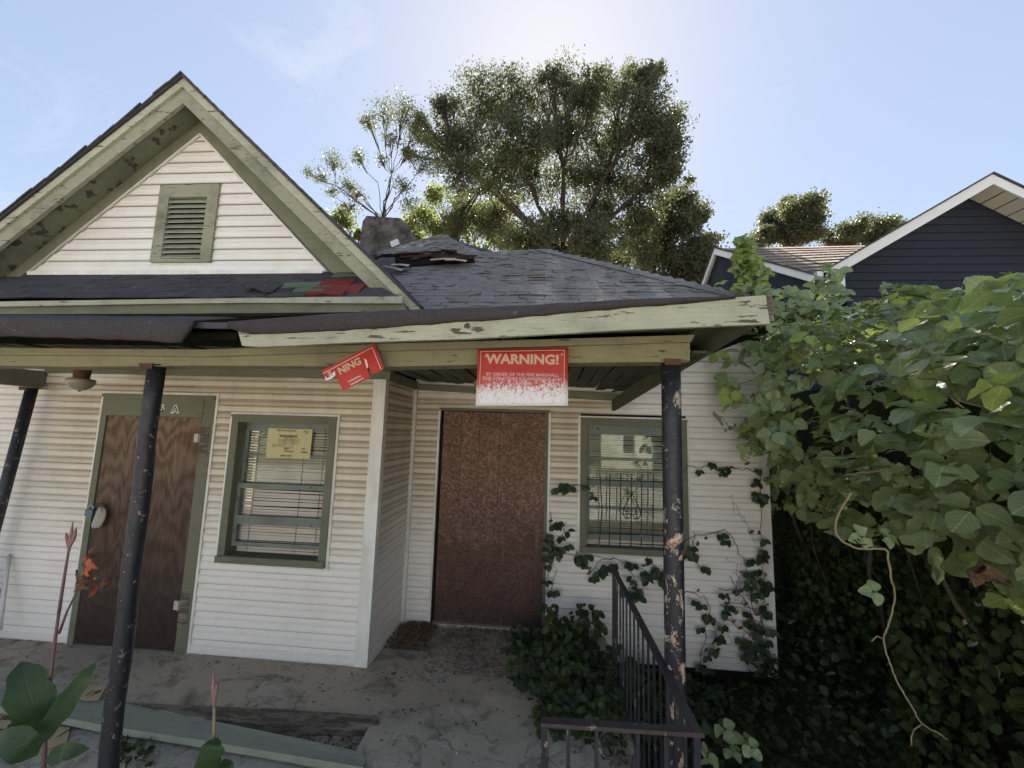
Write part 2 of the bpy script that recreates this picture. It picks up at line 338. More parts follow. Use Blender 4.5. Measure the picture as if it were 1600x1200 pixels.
gl = m.node('ShaderNodeBsdfGlossy'); gl.inputs['Roughness'].default_value = .03; gl.inputs[0].default_value = (.9, .95, .95, 1)
tp = m.node('ShaderNodeBsdfTransparent'); tp.inputs[0].default_value = (.82, .84, .80, 1)
fr = m.node('ShaderNodeFresnel'); fr.inputs[0].default_value = 1.5
ms = m.node('ShaderNodeMixShader'); m.L(m.math('ADD', m.math('MULTIPLY', fr.outputs[0], .62), m.ramp(m.noise(2.5, 6, .7), [(.4, .0), (.8, .05)])), ms.inputs[0]); m.L(tp.outputs[0], ms.inputs[1]); m.L(gl.outputs[0], ms.inputs[2])
m.L(ms.outputs[0], m.n['Material Output'].inputs[0]); MAT['glass'] = m.m
m = NT('blind', .6, .3); MAT['blind'] = m.color(m.mix(m.noise(1, 5, .6, 0, m.mapv((2, 2, 5))), (.74, .66, .56), (.52, .45, .38))).m
m = NT('black_blind_cord', .7); MAT['black'] = m.color((.015, .015, .017)).m
m = NT('stucco_chimney', .95, .1); n = m.noise(9, 8, .75)
MAT['stucco'] = m.color(m.mix(m.ramp(m.noise(5, 8, .75), [(.4, 0), (.62, 1)]), (.16, .145, .14), (.055, .046, .043))).bump(n, .8, .03).m
m = NT('charred_brick', .9, .1); MAT['char'] = m.color(m.mix(m.ramp(m.noise(6, 6, .7), [(.4, 0), (.6, 1)]), (.07, .036, .028), (.02, .015, .014))).m
m = NT('navy_clapboard', .6, .3); MAT['navy'] = m.color(m.mix(m.noise(1.5, 6, .6, 0, m.mapv((1, 1, 8))), (.013, .016, .028), (.021, .025, .040))).m
m = NT('clean_white_trim', .5, .4); MAT['nwhite'] = m.color(m.mix(m.noise(3), (.78, .78, .78), (.70, .70, .70))).m
m = NT('cream_soffit', .6, .3); MAT['soffit'] = m.color((.62, .59, .50)).m
m = NT('zinc', .45, .5); MAT['zinc'] = m.color(m.mix(m.noise(30), (.35, .33, .30), (.55, .53, .5))).m
m = NT('blue_padlock', .4, .5); MAT['lockblue'] = m.color((.07, .13, .17)).m
m = NT('rag', .95, .1); MAT['rag'] = m.color(m.mix(m.noise(25, 5), (.30, .29, .25), (.48, .46, .40))).m
m = NT('ribbed_globe_glass', .3, .5); MAT['globe'] = m.color(m.mix(m.noise(18, 5), (.36, .33, .25), (.22, .19, .14))).m
m = NT('rust', .85, .2); MAT['rust'] = m.color(m.mix(m.noise(20, 5), (.07, .045, .035), (.16, .08, .05))).m
m = NT('pvc', .5, .4); MAT['pvc'] = m.color((.62, .63, .64)).m
m = NT('litter', .95, .1); MAT['litter'] = m.color(m.mix(m.island(), (.09, .05, .035), (.30, .19, .12))).m
m = NT('pale_chips', .9, .1); MAT['chips'] = m.color(m.mix(m.island(), (.42, .40, .34), (.65, .62, .55))).m

# ---------------------------------------------------------------- setting
def sheet(name, x0, x1, y0, y1, z, mat, nx=1, ny=1, fn=None):
    b = MB(); vs = []; fs = []
    for j in range(ny+1):
        for i in range(nx+1):
            x = x0+(x1-x0)*i/nx; y = y0+(y1-y0)*j/ny; vs.append((x, y, z+(fn(x, y) if fn else 0)))
    for j in range(ny):
        for i in range(nx): a = j*(nx+1)+i; fs.append((a, a+1, a+nx+2, a+nx+1))
    b.add(vs, fs); return b.build(name, mat, None, True, kind='structure')
sheet('ground', -300, 300, -300, 300, -.50, MAT['earth'])
def bumpy(x, y): return .05*noise.noise(Vector((x*1.3, y*1.3, 0)))+.02*noise.noise(Vector((x*6, y*6, 3)))
sheet('yard', .60, 9, -6, 3, -.34, MAT['yard'], 60, 60, bumpy)
sheet('front_ground', -9, .58, -3.4, -.35, -.065, MAT['concrete'], 110, 60, lambda x, y: .5*bumpy(x, y)-(.08 if x > -.9 and y > -1.0 else 0)-.02*max(0, -y-1.5))
sheet('street', -60, 60, -19, -6.5, -.44, MAT['street'])  # unseen street, made wide and pale to bounce sun onto the facade
# porch slab: thin strip along the left wall, full recess and walkway on the right, uneven crumbling surface
b = MB(); nx, ny = 90, 60; vs = []; fs = []
def slab_z(x, y):
    z = .004*noise.noise(Vector((x*3, y*3, 1)))
    if x > -1.1 and y < .1:
        t = min(1, (.1-y)/.6)*min(1, (x+1.1)/.3)
        q = noise.noise(Vector((x*2.1, y*2.1, 5)))+.5*noise.noise(Vector((x*5, y*5, 7)))
        z += t*(.018*q + (.012 if q > .12 else 0) - .012)
    z -= max(0, -.62-y)*.05
    return z
def slabsheet(x0, x1, y0, y1, nx, ny):
    vs = []; fs = []
    for j in range(ny+1):
        for i in range(nx+1): x = x0+(x1-x0)*i/nx; y = y0+(y1-y0)*j/ny; vs.append((x, y, slab_z(x, y)))
    for j in range(ny):
        for i in range(nx): a = j*(nx+1)+i; fs.append((a, a+1, a+nx+2, a+nx+1))
    b.add(vs, fs)
slabsheet(-9, -1.05, -.60, .12, 90, 10); slabsheet(-1.05, .60, -2.9, .76, 80, 130)
slabsheet(-1.40, -1.05, .12, .76, 4, 10)
b.add([(-9, -.6, slab_z(-9, -.6)), (-1.05, -.6, slab_z(-1.05, -.6)), (-1.05, -.62, -.3), (-9, -.62, -.3)], [(0, 1, 2, 3)])
b.add([(-1.05, -.6, .0), (-1.05, -2.9, -.14), (-1.1, -2.9, -.4), (-1.1, -.6, -.4)], [(0, 1, 2, 3)])
b.add([(.6, .76, .0), (.6, -2.9, -.14), (.62, -2.9, -.5), (.62, .76, -.5)], [(3, 2, 1, 0)])
b.build('porch_floor', MAT['concrete'], None, True, kind='structure')

# ---------------------------------------------------------------- the house
house = empty('house', (-1.3, 0, 0), label='run-down white sided house with boarded doors, sagging porch roof and green trimmed gable', category='house')
def hp(name, mb, mat, parent=house, smooth=False, **kw):
    """build a part of the house from world coordinates"""
    o = mb.build(name, mat, None, smooth, **kw); o.parent = parent
    off = Vector((0, 0, 0)); p = parent
    while p is not None: off += p.location; p = p.parent
    o.location = -off; return o
def hq(name, me, parent, M):
    o = link(name, me, None); o.parent = parent; off = Vector((0, 0, 0)); p = parent
    while p is not None: off += p.location; p = p.parent
    o.matrix_basis = Matrix.Translation(-off) @ M; return o

ROW = .108
def board_profile(L, h=ROW):
    """one course of double vinyl siding: bottom bead, flat, fold, flat; front is -y, unit length along x"""
    pr = [(0, .006), (-.019, .0), (-.021, .008), (-.016, h*.14), (-.0125, h*.46), (-.0175, h*.50), (-.018, h*.57), (-.009, h*.66), (-.003, h*1.02), (0, h*1.02)]
    b = MB(); n = len(pr); vs = [(0, y, z) for y, z in pr]+[(L, y, z) for y, z in pr]
    fs = [(i, i+1, n+i+1, n+i) for i in range(n-1)]; b.add(vs, fs); return b
board_me = [board_profile(1).mesh('siding_board', MAT['siding']) for _ in range(1)][0]
def side_wall_boards(parent, a, b_, z0, z1, holes, normal_frame, phase=0.0):
    """courses from a to b_ along the wall, interrupted by openings (s0, s1, z0, z1)"""
    z = z0
    while z < z1-.02:
        segs = [(a, b_)]
        for (h0, h1, hz0, hz1) in holes:
            if z+ROW*.6 > hz0 and z+ROW*.4 < hz1:
                ns = []
                for s0, s1 in segs:
                    if h0 > s0: ns.append((s0, min(s1, h0)))
                    if h1 < s1: ns.append((max(s0, h1), s1))
                ns = [(p, q) for p, q in ns if q-p > .02]; segs = ns
        for s0, s1 in segs:
            # long runs are lapped from shorter lengths
            cuts = [s0]
            while s1-cuts[-1] > 1.7: cuts.append(cuts[-1]+.9+(s1-cuts[-1]-1.2)*random.random()*.8)
            cuts.append(s1)
            for p, q in zip(cuts, cuts[1:]):
                M = normal_frame @ Matrix.Translation((p, random.uniform(-.0015, .0015), z)) @ Matrix.Rotation(random.uniform(-.0012, .0012), 4, 'Y') @ Matrix.Diagonal((q-p, random.uniform(.8, 1.2), 1, 1))
                hq('siding_board', board_me, parent, M)
        z += ROW

YR = .76
XC = -1.344
# box wall
D1 = (-3.90, -2.84, -.02, 2.085); W1 = (-2.665, -1.735, .72, 1.93)
def backing(x0, x1, y0, y1, z0, z1, hole):
    h0, h1, hz0, hz1 = hole; b = MB(); h0 += .05; h1 -= .05; hz0 += .04; hz1 -= .05
    n = [(x0, y0, z0), (h0, y0, z0), (h1, y0, z0), (x1, y0, z0)]
    for (a, c, e, f) in ((x0, h0, z0, z1), (h1, x1, z0, z1), (h0, h1, z0, hz0), (h0, h1, hz1, z1)): b.box(a, c, y0, y1, e, f)
    return b
wb = backing(-9, XC-.02, .002, .14, -.3, 3.2, W1)
w1 = hp('wall', wb, MAT['void'])
side_wall_boards(w1, -9, XC-.09, .0, 2.24, [D1, W1], Matrix.Identity(4))
side_wall_boards(w1, -9, -4.35, 2.268, 2.7, [], Matrix.Identity(4))
# box side wall
wb = MB(); wb.box(XC-.05, XC-.02, .15, 1.2, -.3, 3.2)
w2 = hp('wall', wb, MAT['void'])
side_wall_boards(w2, .03, YR-.02, .0, 2.24, [], Matrix.Translation((XC, 0, 0)) @ Matrix.Rotation(R(90), 4, 'Z'))
# recessed wall
D2 = (-1.05, .045, -.05, 2.07); W2 = (.36, 1.372, .74, 2.01)
wb = backing(-1.5, 2.1, YR+.003, YR+.15, -.45, 3.1, W2); w3 = hp('wall', wb, MAT['void'])
side_wall_boards(w3, -1.33, 2.08, -.216, 2.75, [D2, W2, (-1.4, .045, -1, -.01)], Matrix.Translation((0, YR, 0)))
wb = MB(); wb.box(2.05, 2.1, YR+.15, 7, -.45, 3.1); hp('wall', wb, MAT['siding'])
# corner boards and trims
def trim(name, pts, y0, y1, mat, parent=house, **kw):
    b = MB(); b.hexa([(x, y0, z) for x, z in pts], [(x, y1, z) for x, z in pts]); return hp(name, b, mat, parent, **kw)
def rect(x0, x1, z0, z1): return [(x0, z0), (x1, z0), (x1, z1), (x0, z1)]
b = MB(); b.box(XC-.095, XC+.012, -.026, 0, 0, 2.26); b.box(XC-.008, XC+.012, .001, .05, 0, 2.26); hp('corner_board', b, MAT['white'])
b = MB(); b.box(-1.335, -1.30, YR-.05, YR-.004, 0, 2.25); hp('corner_board', b, MAT['white'])
b = MB(); b.box(2.03, 2.115, YR-.026, YR, -.24, 2.75); b.box(2.09, 2.115, YR+.001, YR+.1, -.24, 2.75); hp('corner_board', b, MAT['white'])
# channel trims round openings
def jtrim(x0, x1, z0, z1, y, parent):
    for pts in (rect(x0-.022, x0, z0, z1), rect(x1, x1+.022, z0, z1), rect(x0-.022, x1+.022, z1, z1+.02)):
        trim('casing_trim', pts, y-.024, y, MAT['white'], parent)

# --- boarded door 1 (plywood)
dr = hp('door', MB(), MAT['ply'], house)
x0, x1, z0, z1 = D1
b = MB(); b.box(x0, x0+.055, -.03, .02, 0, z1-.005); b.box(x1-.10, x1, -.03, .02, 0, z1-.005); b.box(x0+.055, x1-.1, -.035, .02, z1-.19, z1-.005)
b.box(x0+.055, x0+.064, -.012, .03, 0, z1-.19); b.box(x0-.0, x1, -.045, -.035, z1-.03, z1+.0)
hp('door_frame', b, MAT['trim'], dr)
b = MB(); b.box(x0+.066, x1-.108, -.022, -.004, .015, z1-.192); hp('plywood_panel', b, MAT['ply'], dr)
for zz in (1.72, .36):
    b = MB(); b.box(x1-.155, x1-.075, -.030, -.023, zz-.035, zz+.035); b.tube([(x1-.115, -.034, zz-.037), (x1-.115, -.034, zz+.037)], .006); hp('hinge', b, MAT['zinc'], dr)
    b = MB(); b.box(x1-.10, x1-.02, -.034, -.0305, zz-.16, zz+.1); hp('bare_wood_patch', b, MAT['rotwood'], dr)
jtrim(x0, x1, 0, z1, -.0, dr)
# --- boarded door 2 (strand board)
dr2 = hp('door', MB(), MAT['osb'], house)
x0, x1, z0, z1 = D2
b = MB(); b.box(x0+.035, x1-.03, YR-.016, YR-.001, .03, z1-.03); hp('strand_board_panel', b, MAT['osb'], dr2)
for xs, zb in ((-.83, .95), (-.645, .95), (-.44, 1.0)):
    b = MB(); b.box(xs-.0016, xs+.0016, YR-.0175, YR-.0165, zb, z1-.03); hp('board_seam', b, MAT['void'], dr2)
for sx_, sz_ in [(x0+.06, z_) for z_ in (.15, .6, 1.05, 1.5, 1.95)]+[(x1-.06, z_) for z_ in (.18, .62, 1.1, 1.52, 1.96)]:
    b = MB(); b.tube([(sx_, YR-.019, sz_), (sx_, YR-.0162, sz_)], .006, 6); hp('screw', b, MAT['rust'], dr2)
b = MB(); b.box(x1-.03, x1, YR-.03, YR+.01, 0, z1-.02); b.box(x0-.01, x1+.01, YR-.04, YR+.01, z1-.022, z1+.005); hp('door_frame', b, MAT['trim'], dr2)
b = MB(); b.box(x0-.02, x0+.0, YR-.03, YR-.002, 0.0, z1-.02); hp('casing_trim', b, MAT['white'], dr2)
b = MB(); b.box(x1+.001, x1+.022, YR-.028, YR-.002, 0, z1-.02); hp('casing_trim', b, MAT['white'], dr2)
b = MB(); b.box(x0+.02, x1-.02, YR-.06, YR-.002, 0.0, .028); hp('threshold', b, MAT['concrete'], dr2)

# --- windows
slat_me = None
def make_window(W, y, rails, stiles, slat_to, recess=.085, name='window', open_sash=-1):
    global slat_me
    x0, x1, z0, z1 = W
    w = hp(name, MB(), MAT['trim'], house)
    b = MB(); t = .062
    b.box(x0, x0+t, y-.034, y+.03, z0, z1); b.box(x1-t, x1, y-.034, y+.03, z0, z1)
    b.box(x0+t, x1-t, y-.034, y+.03, z1-t, z1); b.box(x0-.005, x1+.005, y-.042, y-.034, z1-.018, z1+.004)
    hp('window_frame', b, MAT['trim'], w)
    b = MB(); b.box(x0+t, x1-t, y-.05, y+recess+.06, z0+.02, z0+.055); b.box(x0, x1, y-.055, y-.034, z0, z0+.052); hp('sill', b, MAT['trim'], w)
    b = MB()   # reveals
    b.box(x0+t-.02, x0+t, y+.03, y+.14, z0+.05, z1-t); b.box(x1-t, x1-t+.02, y+.03, y+.14, z0+.05, z1-t); b.box(x0+t-.02, x1-t+.02, y+.03, y+.14, z1-t, z1-t+.02)
    hp('jamb', b, MAT['sash'], w)
    for si, (ya, za, zb, rl) in enumerate(rails):      # each sash: stiles, rails
        b = MB(); s = stiles
        b.box(x0+t, x0+t+s, ya, ya+.03, za, zb); b.box(x1-t-s, x1-t, ya, ya+.03, za, zb)
        for (ra, rb) in rl: b.box(x0+t+s, x1-t-s, ya+.001, ya+.029, ra, rb)
        hp('sash', b, MAT['sash'], w)
        rl = sorted(rl)
        for (r0, r1), (r2, r3) in zip(rl, rl[1:]):
            if si == open_sash: continue
            g = MB(); g.box(x0+t+s, x1-t-s, ya+.013, ya+.017, r1, r2); hp('pane', g, MAT['glass'], w)
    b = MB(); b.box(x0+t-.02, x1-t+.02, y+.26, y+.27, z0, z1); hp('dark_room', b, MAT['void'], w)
    if slat_me is None:
        sb = MB(); sb.add([(0, -.006, -.009), (1, -.006, -.009), (1, 0, .001), (0, 0, .001), (1, .004, .009), (0, .004, .009)], [(0, 1, 2, 3), (3, 2, 4, 5)]); slat_me = sb.mesh('blind_slat', MAT['blind'])
    z = slat_to
    while z < z1-t:
        M = Matrix.Translation((x0+t+.012, y+recess+.035, z+random.uniform(-.0015, .0015))) @ Matrix.Rotation(random.uniform(-.004, .004)*(4 if random.random() < .1 else 1), 4, 'Y') @ Matrix.Diagonal((x1-x0-2*t-.024, 1, 1, 1))
        hq('blind_slat', slat_me, w, M); z += .0235
    b = MB()
    for f_ in (.14, .66, .88): b.tube([(x0+t+(x1-x0-2*t)*f_, y+recess+.024, slat_to), (x0+t+(x1-x0-2*t)*(f_+.02), y+recess+.022, z1-t)], .0018, 4)
    hp('blind_cord', b, MAT['black'], w)
    jtrim(x0, x1, z0, z1, y, w)
    b = MB(); b.box(x0-.03, x1+.03, y-.026, y-.001, z0-.022, z0-.001); hp('casing_trim', b, MAT['white'], w)
    return w
x0, x1, z0, z1 = W1
def zof(py, Y, px=440): return P(px, py, Y).z
za = [zof(v, .06) for v in (667, 674, 710, 714, 756, 764)]
zb = [zof(v, .03) for v in (757, 765, 808, 822, 850, 857)]
make_window(W1, 0, [(.066, za[5], z1-.062, [(za[5], za[4]), (za[3], za[2]), (za[1], z1-.062)]), (.032, zb[5], zb[0], [(zb[1], zb[0]-.0), (zb[3], zb[2]), (zb[5], zb[4])])], .032, .79, .05, open_sash=1)
x0, x1, z0, z1 = W2
zf = lambda v: zof(v, YR+.03, 980)
make_window(W2, YR, [(YR+.030, zf(845), z1-.062, [(zf(845), zf(834)), (zf(797), zf(793)), (zf(761), zf(752)), (zf(720), zf(716)), (zf(680), z1-.062)])], .034, .80, .03)
# iron guard on window 2
g = hp('window_guard', MB(), MAT['iron'], house); yg = YR-.055
for i, xp in enumerate((937, 953, 970, 987, 1003, 1021)):
    a = P(xp, 740, yg); c = P(xp-1, 854, yg); b = MB(); mid = (a+c)/2 + (Vector((.025, -.01, 0)) if i == 0 else Vector((0, 0, 0)))
    b.tube([a, mid, c], .0055, 6); hp('bar', b, MAT['iron'], g)
for yp in (750, 834):
    b = MB(); b.tube([P(917, yp-1, yg), P(1042, yp+3, yg)], .006, 6); hp('crossbar', b, MAT['iron'], g)
b = MB(); cx, cz = P(987, 770, yg).x, P(987, 770, yg).z
for s in (-1, 1):
    b.tube([(cx, yg, cz), (cx+s*.075, yg, cz-.15), (cx+s*.08, yg, cz-.20), (cx+s*.06, yg, cz-.235), (cx+s*.02, yg, cz-.235), (cx+s*.012, yg, cz-.205), (cx+s*.035, yg, cz-.19), (cx+s*.045, yg, cz-.205)], .005, 5)
    b.tube([(cx, yg, cz-.03), (cx+s*.015, yg, cz+.01), (cx+s*.035, yg, cz+.012), (cx+s*.035, yg, cz-.012), (cx+s*.02, yg, cz-.012)], .0045, 5)
hp('scroll', b, MAT['iron'], g)

# --- porch: beam, posts, fascia, ceiling
def strip(name, top, bot, Y0, Y1, mat, parent=house, m=house):
    """a board whose front face follows the photographed top and bottom edge lines, from plane Y0 back to Y1"""
    b = MB(); n = len(top)
    t = [P(x, y, Y0) for x, y in top]; u = [P(x, y, Y0) for x, y in bot]; d = Vector((0, Y1-Y0, 0))
    vs = t+u+[p+d for p in t]+[p+d for p in u]; fs = []
    for i in range(n-1):
        fs += [(n+i, n+i+1, i+1, i), (2*n+i, 2*n+i+1, 3*n+i+1, 3*n+i), (i, i+1, 2*n+i+1, 2*n+i), (3*n+i, 3*n+i+1, n+i+1, n+i)]
    fs += [(0, 2*n, 3*n, n), (2*n-1, 4*n-1, 3*n-1, n-1)]
    b.add(vs, fs); return hp(name, b, mat, parent)
strip('beam', [(-200, 552), (0, 553), (120, 553), (320, 556), (600, 547), (860, 540), (1078, 533)],
      [(-200, 571), (0, 571), (110, 573), (320, 571), (600, 573), (860, 567), (1078, 565)], -1.30, -1.18, MAT['beam'])
strip('beam_moulding', [(-200, 543), (0, 543), (150, 545), (320, 546), (600, 537), (860, 530), (1086, 523)],
      [(-200, 554.5), (0, 554.5), (150, 555), (320, 557), (600, 548), (860, 541), (1080, 534)], -1.325, -1.18, MAT['beam'])
def post(name, pts, r, mat, **kw):
    b = MB(); b.tube(pts, r, 20); o = hp(name, b, mat, house, True, **kw)
    top = Vector(pts[-1]); b = MB(); b.box(top.x-.06, top.x+.075, top.y-.05, top.y+.06, top.z, top.z+.008); b.box(top.x-.045, top.x+.03, top.y-.058, top.y-.05, top.z-.02, top.z+.01)
    hp('bracket', b, MAT['rust'], o); return o
a = P(244, 573, -1.25); c = P(170, 1190, -1.25); d = (a-c)/(a.z-c.z)
pts = [c-d*(c.z+.14)+d*(a.z+.14)*k/12+Vector((.006*math.sin(k*1.7), 0, 0)) for k in range(13)]
post('porch_post', pts, .041, MAT['post'])
a = P(1048, 567, -1.25); c = P(1057, 1185, -1.25); d = (a-c)/(a.z-c.z)
post('porch_post', [c-d*(c.z+.2)+d*(a.z+.2)*k/8 for k in range(9)], .046, MAT['postpeel'], label='heavily peeling post with cream patches')
a = P(50, 607, -.15); c = P(-2, 800, -.15); d = (a-c)/(a.z-c.z)
post('porch_post', [c-d*c.z, a], .040, MAT['post'])
# side beam at the left end
e = P(68, 598, -.02); f0 = P(70, 606, -.02); xs = f0.x
b = MB(); b.box(xs-.10, xs, -1.17, -.03, f0.z, e.z+.10); hp('beam', b, MAT['olive'])
# fascia and the felt rolled over it
strip('fascia', [(372, 518), (385, 519), (550, 512), (734, 499), (987, 477), (1197, 461)],
      [(378, 540), (407, 542), (550, 535), (734, 529), (987, 515), (1203, 506)], -1.60, -1.575, MAT['fascia'])
b = MB()
for x0_, x1_ in ((708, 738), ): pass
strip('fascia_return', [(1198, 459), (1206, 458)], [(1203, 506), (1210, 500)], -1.585, -1.50, MAT['rotwood'])
def felt(name, top, bot, Y, back, th=.012):
    b = MB(); n = len(top); rows = []
    for k, (dy, q) in enumerate(((-.004, 1.0), (-.010, .75), (-.016, .45), (-.014, .15), (.0, 0.0))):
        rows.append([P(tx+(bx-tx)*q, ty+(by-ty)*q, Y+dy+.014*noise.noise(Vector((tx*.03, k, 0)))) for (tx, ty), (bx, by) in zip(top, bot)])
    rows.append([p+Vector((0, back, back*.33)) for p in rows[-1]])
    nr = len(rows); vs = [p for r_ in rows for p in r_]
    vs2 = [v+Vector((0, th, -th*.2)) for v in vs]
    fs = [(i*n+j, i*n+j+1, (i+1)*n+j+1, (i+1)*n+j) for i in range(nr-1) for j in range(n-1)]
    N = len(vs); fs2 = [tuple(N+q for q in reversed(f)) for f in fs]
    ed = [(j+1, j, N+j, N+j+1) for j in range(n-1)]+[(i*n, (i+1)*n, N+(i+1)*n, N+i*n) for i in range(nr-1)]+[((i+1)*n-1+n, (i+1)*n-1, N+(i+1)*n-1, N+(i+1)*n-1+n) for i in range(nr-1)]
    b.add(vs+vs2, fs+fs2+ed); return hp(name, b, MAT['roll'], house, True)
top = []; bot = []
for i in range(41):
    x = 355+(1150-355)*i/40
    ty = np.interp(x, [355, 400, 550, 660, 812, 987, 1150], [502, 499, 489, 483, 477, 468, 462])+random.uniform(-.8, .8)
    by = np.interp(x, [355, 372, 400, 550, 734, 987, 1100, 1150], [512, 518, 521, 514, 501, 479, 470, 464])+random.uniform(-.9, .9)
    top.append((x, ty)); bot.append((x, by))
felt('roofing_felt', top, bot, -1.61, .25)
top = []; bot = []
for i in range(33):
    x = -220+(300+220)*i/32
    ty = np.interp(x, [-220, 0, 120, 250, 300], [494, 495, 497, 497, 500])+random.uniform(-.6, .6)
    by = np.interp(x, [-220, 0, 140, 240, 270, 284, 292, 300], [526, 525, 528, 532, 534, 534, 520, 513])+random.uniform(-1.2, 1.2)
    top.append((x, ty)); bot.append((x-2, by))
felt('roofing_felt', top, bot, -1.62, .25)
# roof decks of the porch (felt below, boards above the soffit)
b = MB()
fl = [P(-220, 497, -1.58), P(300, 503, -1.58), P(360, 504, -1.58), P(660, 487, -1.58), P(1000, 470, -1.58), P(1190, 461, -1.58)]
bl = [Vector((-6.0, -.02, 2.72)), Vector((-2.9, -.02, 2.72)), Vector((-2.4, -.02, 2.74)), Vector((-1.2, .30, 2.93)), Vector((.4, .30, 2.93)), Vector((.95, .30, 2.93))]
n = len(fl); dv = Vector((0, 0, -.03))
vs = fl+bl+[p+dv for p in fl]+[p+dv for p in bl]
fs = [(i, i+1, n+i+1, n+i) for i in range(n-1)]+[(2*n+i, 3*n+i, 3*n+i+1, 2*n+i+1) for i in range(n-1)]+[(i, 2*n+i, 2*n+i+1, i+1) for i in range(n-1)]
fs.append((n-1, 3*n-1, 4*n-1, 2*n-1)); b.add(vs, fs)
porch_roof = hp('porch_roof', b, MAT['shingle_dark'])
for k, (x_, y_, w_, h_) in enumerate(((712, 516, 10, 4.5), (730, 510, 5, 5), (747, 515, 12, 4), (722, 521, 15, 2.2))):
    cpt = [P(x_+w_*math.cos(a)*random.uniform(.6, 1.15), y_+h_*math.sin(a)*random.uniform(.6, 1.15), -1.6015) for a in [i*math.pi/8 for i in range(16)]]
    b = MB(); b.add([p+Vector((0, -.0008*k, 0)) for p in cpt], [tuple(range(15, -1, -1))]); hp('rot_patch', b, MAT['rotdark'])
# plank soffit behind the fascia, near-black box painting the cavity's shade, side board of the porch
b = MB(); vs = []
for x in (380, 600, 850, 1100, 1196):
    q = P(x, np.interp(x, [380, 734, 1203], [540, 528, 507]), -1.575); vs.append((q.x, -1.575, q.z+.004))
for x in (380, 600, 850, 1060, 1120):
    q = P(x, np.interp(x, [320, 600, 860, 1085], [546, 537, 530, 523]), -1.18); vs.append((q.x, -1.18, q.z+.02))
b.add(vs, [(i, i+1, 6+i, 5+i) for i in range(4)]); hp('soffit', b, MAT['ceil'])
b = MB(); b.box(-5.5, P(372, 530, -1.45).x, -1.46, -1.30, 2.262, 2.30); b.v = [(x, y, z-.0) for x, y, z in b.v]; hp('cavity_shade_box', b, MAT['void'])
b = MB(); q = P(1186, 508, -1.56); r0 = P(956, 642, YR-.03); r1 = P(956, 624, YR-.03)
b.hexa([(q.x-.03, -1.57, q.z-.0), (q.x, -1.57, q.z-.0), (q.x, -1.57, q.z+.09), (q.x-.03, -1.57, q.z+.09)],
       [(r0.x, YR-.03, r0.z), (r0.x+.03, YR-.03, r0.z), (r0.x+.03, YR-.03, r1.z), (r0.x, YR-.03, r1.z)])
hp('side_board', b, MAT['ceil'])
b = MB(); b.hexa([(.72, -1.57, 2.37), (q.x-.02, -1.57, q.z+.05), (r0.x+.02, YR-.04, 2.27), (.66, YR-.04, 2.27)], [(.72, -1.57, 2.38), (q.x-.02, -1.57, q.z+.06), (r0.x+.02, YR-.04, 2.28), (.66, YR-.04, 2.28)]); hp('soffit', b, MAT['ceil'])
b = MB(); b.hexa([(q.x+.002, -1.57, q.z+.05), (q.x+.05, -1.57, q.z+.07), (q.x+.05, -1.57, q.z+.09), (q.x+.002, -1.57, q.z+.1)],
       [(r0.x+.06, YR-.03, r0.z+.10), (r0.x+.12, YR-.03, r0.z+.10), (r0.x+.12, YR-.03, r0.z+.12), (r0.x+.06, YR-.03, r0.z+.13)]); hp('roof_edge_board', b, MAT['rotwood'])
# frieze boards
b = MB(); b.box(xs+.002, XC+.012, -.045, -.002, 2.262, 2.33); hp('frieze_board', b, MAT['olive'])
b = MB(); b.box(XC+.013, XC+.05, -.045, YR-.05, 2.255, 2.33); hp('frieze_board', b, MAT['olive'])
b = MB(); b.hexa([(-1.29, YR-.05, 2.25), (.70, YR-.05, 2.185), (.70, YR-.05, 2.26), (-1.29, YR-.05, 2.315)], [(-1.29, YR-.018, 2.25), (.70, YR-.018, 2.185), (.70, YR-.018, 2.26), (-1.29, YR-.018, 2.315)]); hp('frieze_board', b, MAT['olive'])
# ceiling of narrow boards
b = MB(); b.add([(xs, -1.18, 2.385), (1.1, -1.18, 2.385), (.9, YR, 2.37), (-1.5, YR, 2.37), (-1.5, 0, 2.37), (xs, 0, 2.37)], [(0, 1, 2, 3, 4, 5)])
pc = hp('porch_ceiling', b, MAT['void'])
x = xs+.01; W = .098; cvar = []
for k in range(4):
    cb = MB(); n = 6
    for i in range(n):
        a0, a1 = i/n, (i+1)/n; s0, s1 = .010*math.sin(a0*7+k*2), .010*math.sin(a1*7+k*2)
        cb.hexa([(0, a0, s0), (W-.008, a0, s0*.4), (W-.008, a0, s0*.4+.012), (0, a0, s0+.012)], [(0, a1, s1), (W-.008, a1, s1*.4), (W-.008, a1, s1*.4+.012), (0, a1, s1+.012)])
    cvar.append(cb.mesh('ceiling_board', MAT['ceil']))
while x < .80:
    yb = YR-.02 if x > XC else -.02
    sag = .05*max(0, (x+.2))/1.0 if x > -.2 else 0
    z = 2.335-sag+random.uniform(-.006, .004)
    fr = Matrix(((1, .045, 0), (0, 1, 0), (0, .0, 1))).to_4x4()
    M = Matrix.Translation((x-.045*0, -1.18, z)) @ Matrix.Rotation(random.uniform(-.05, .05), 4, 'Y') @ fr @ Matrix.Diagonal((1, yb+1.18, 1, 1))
    hq('ceiling_board', cvar[random.randrange(4)], pc, M); x += W+random.uniform(0, .006)

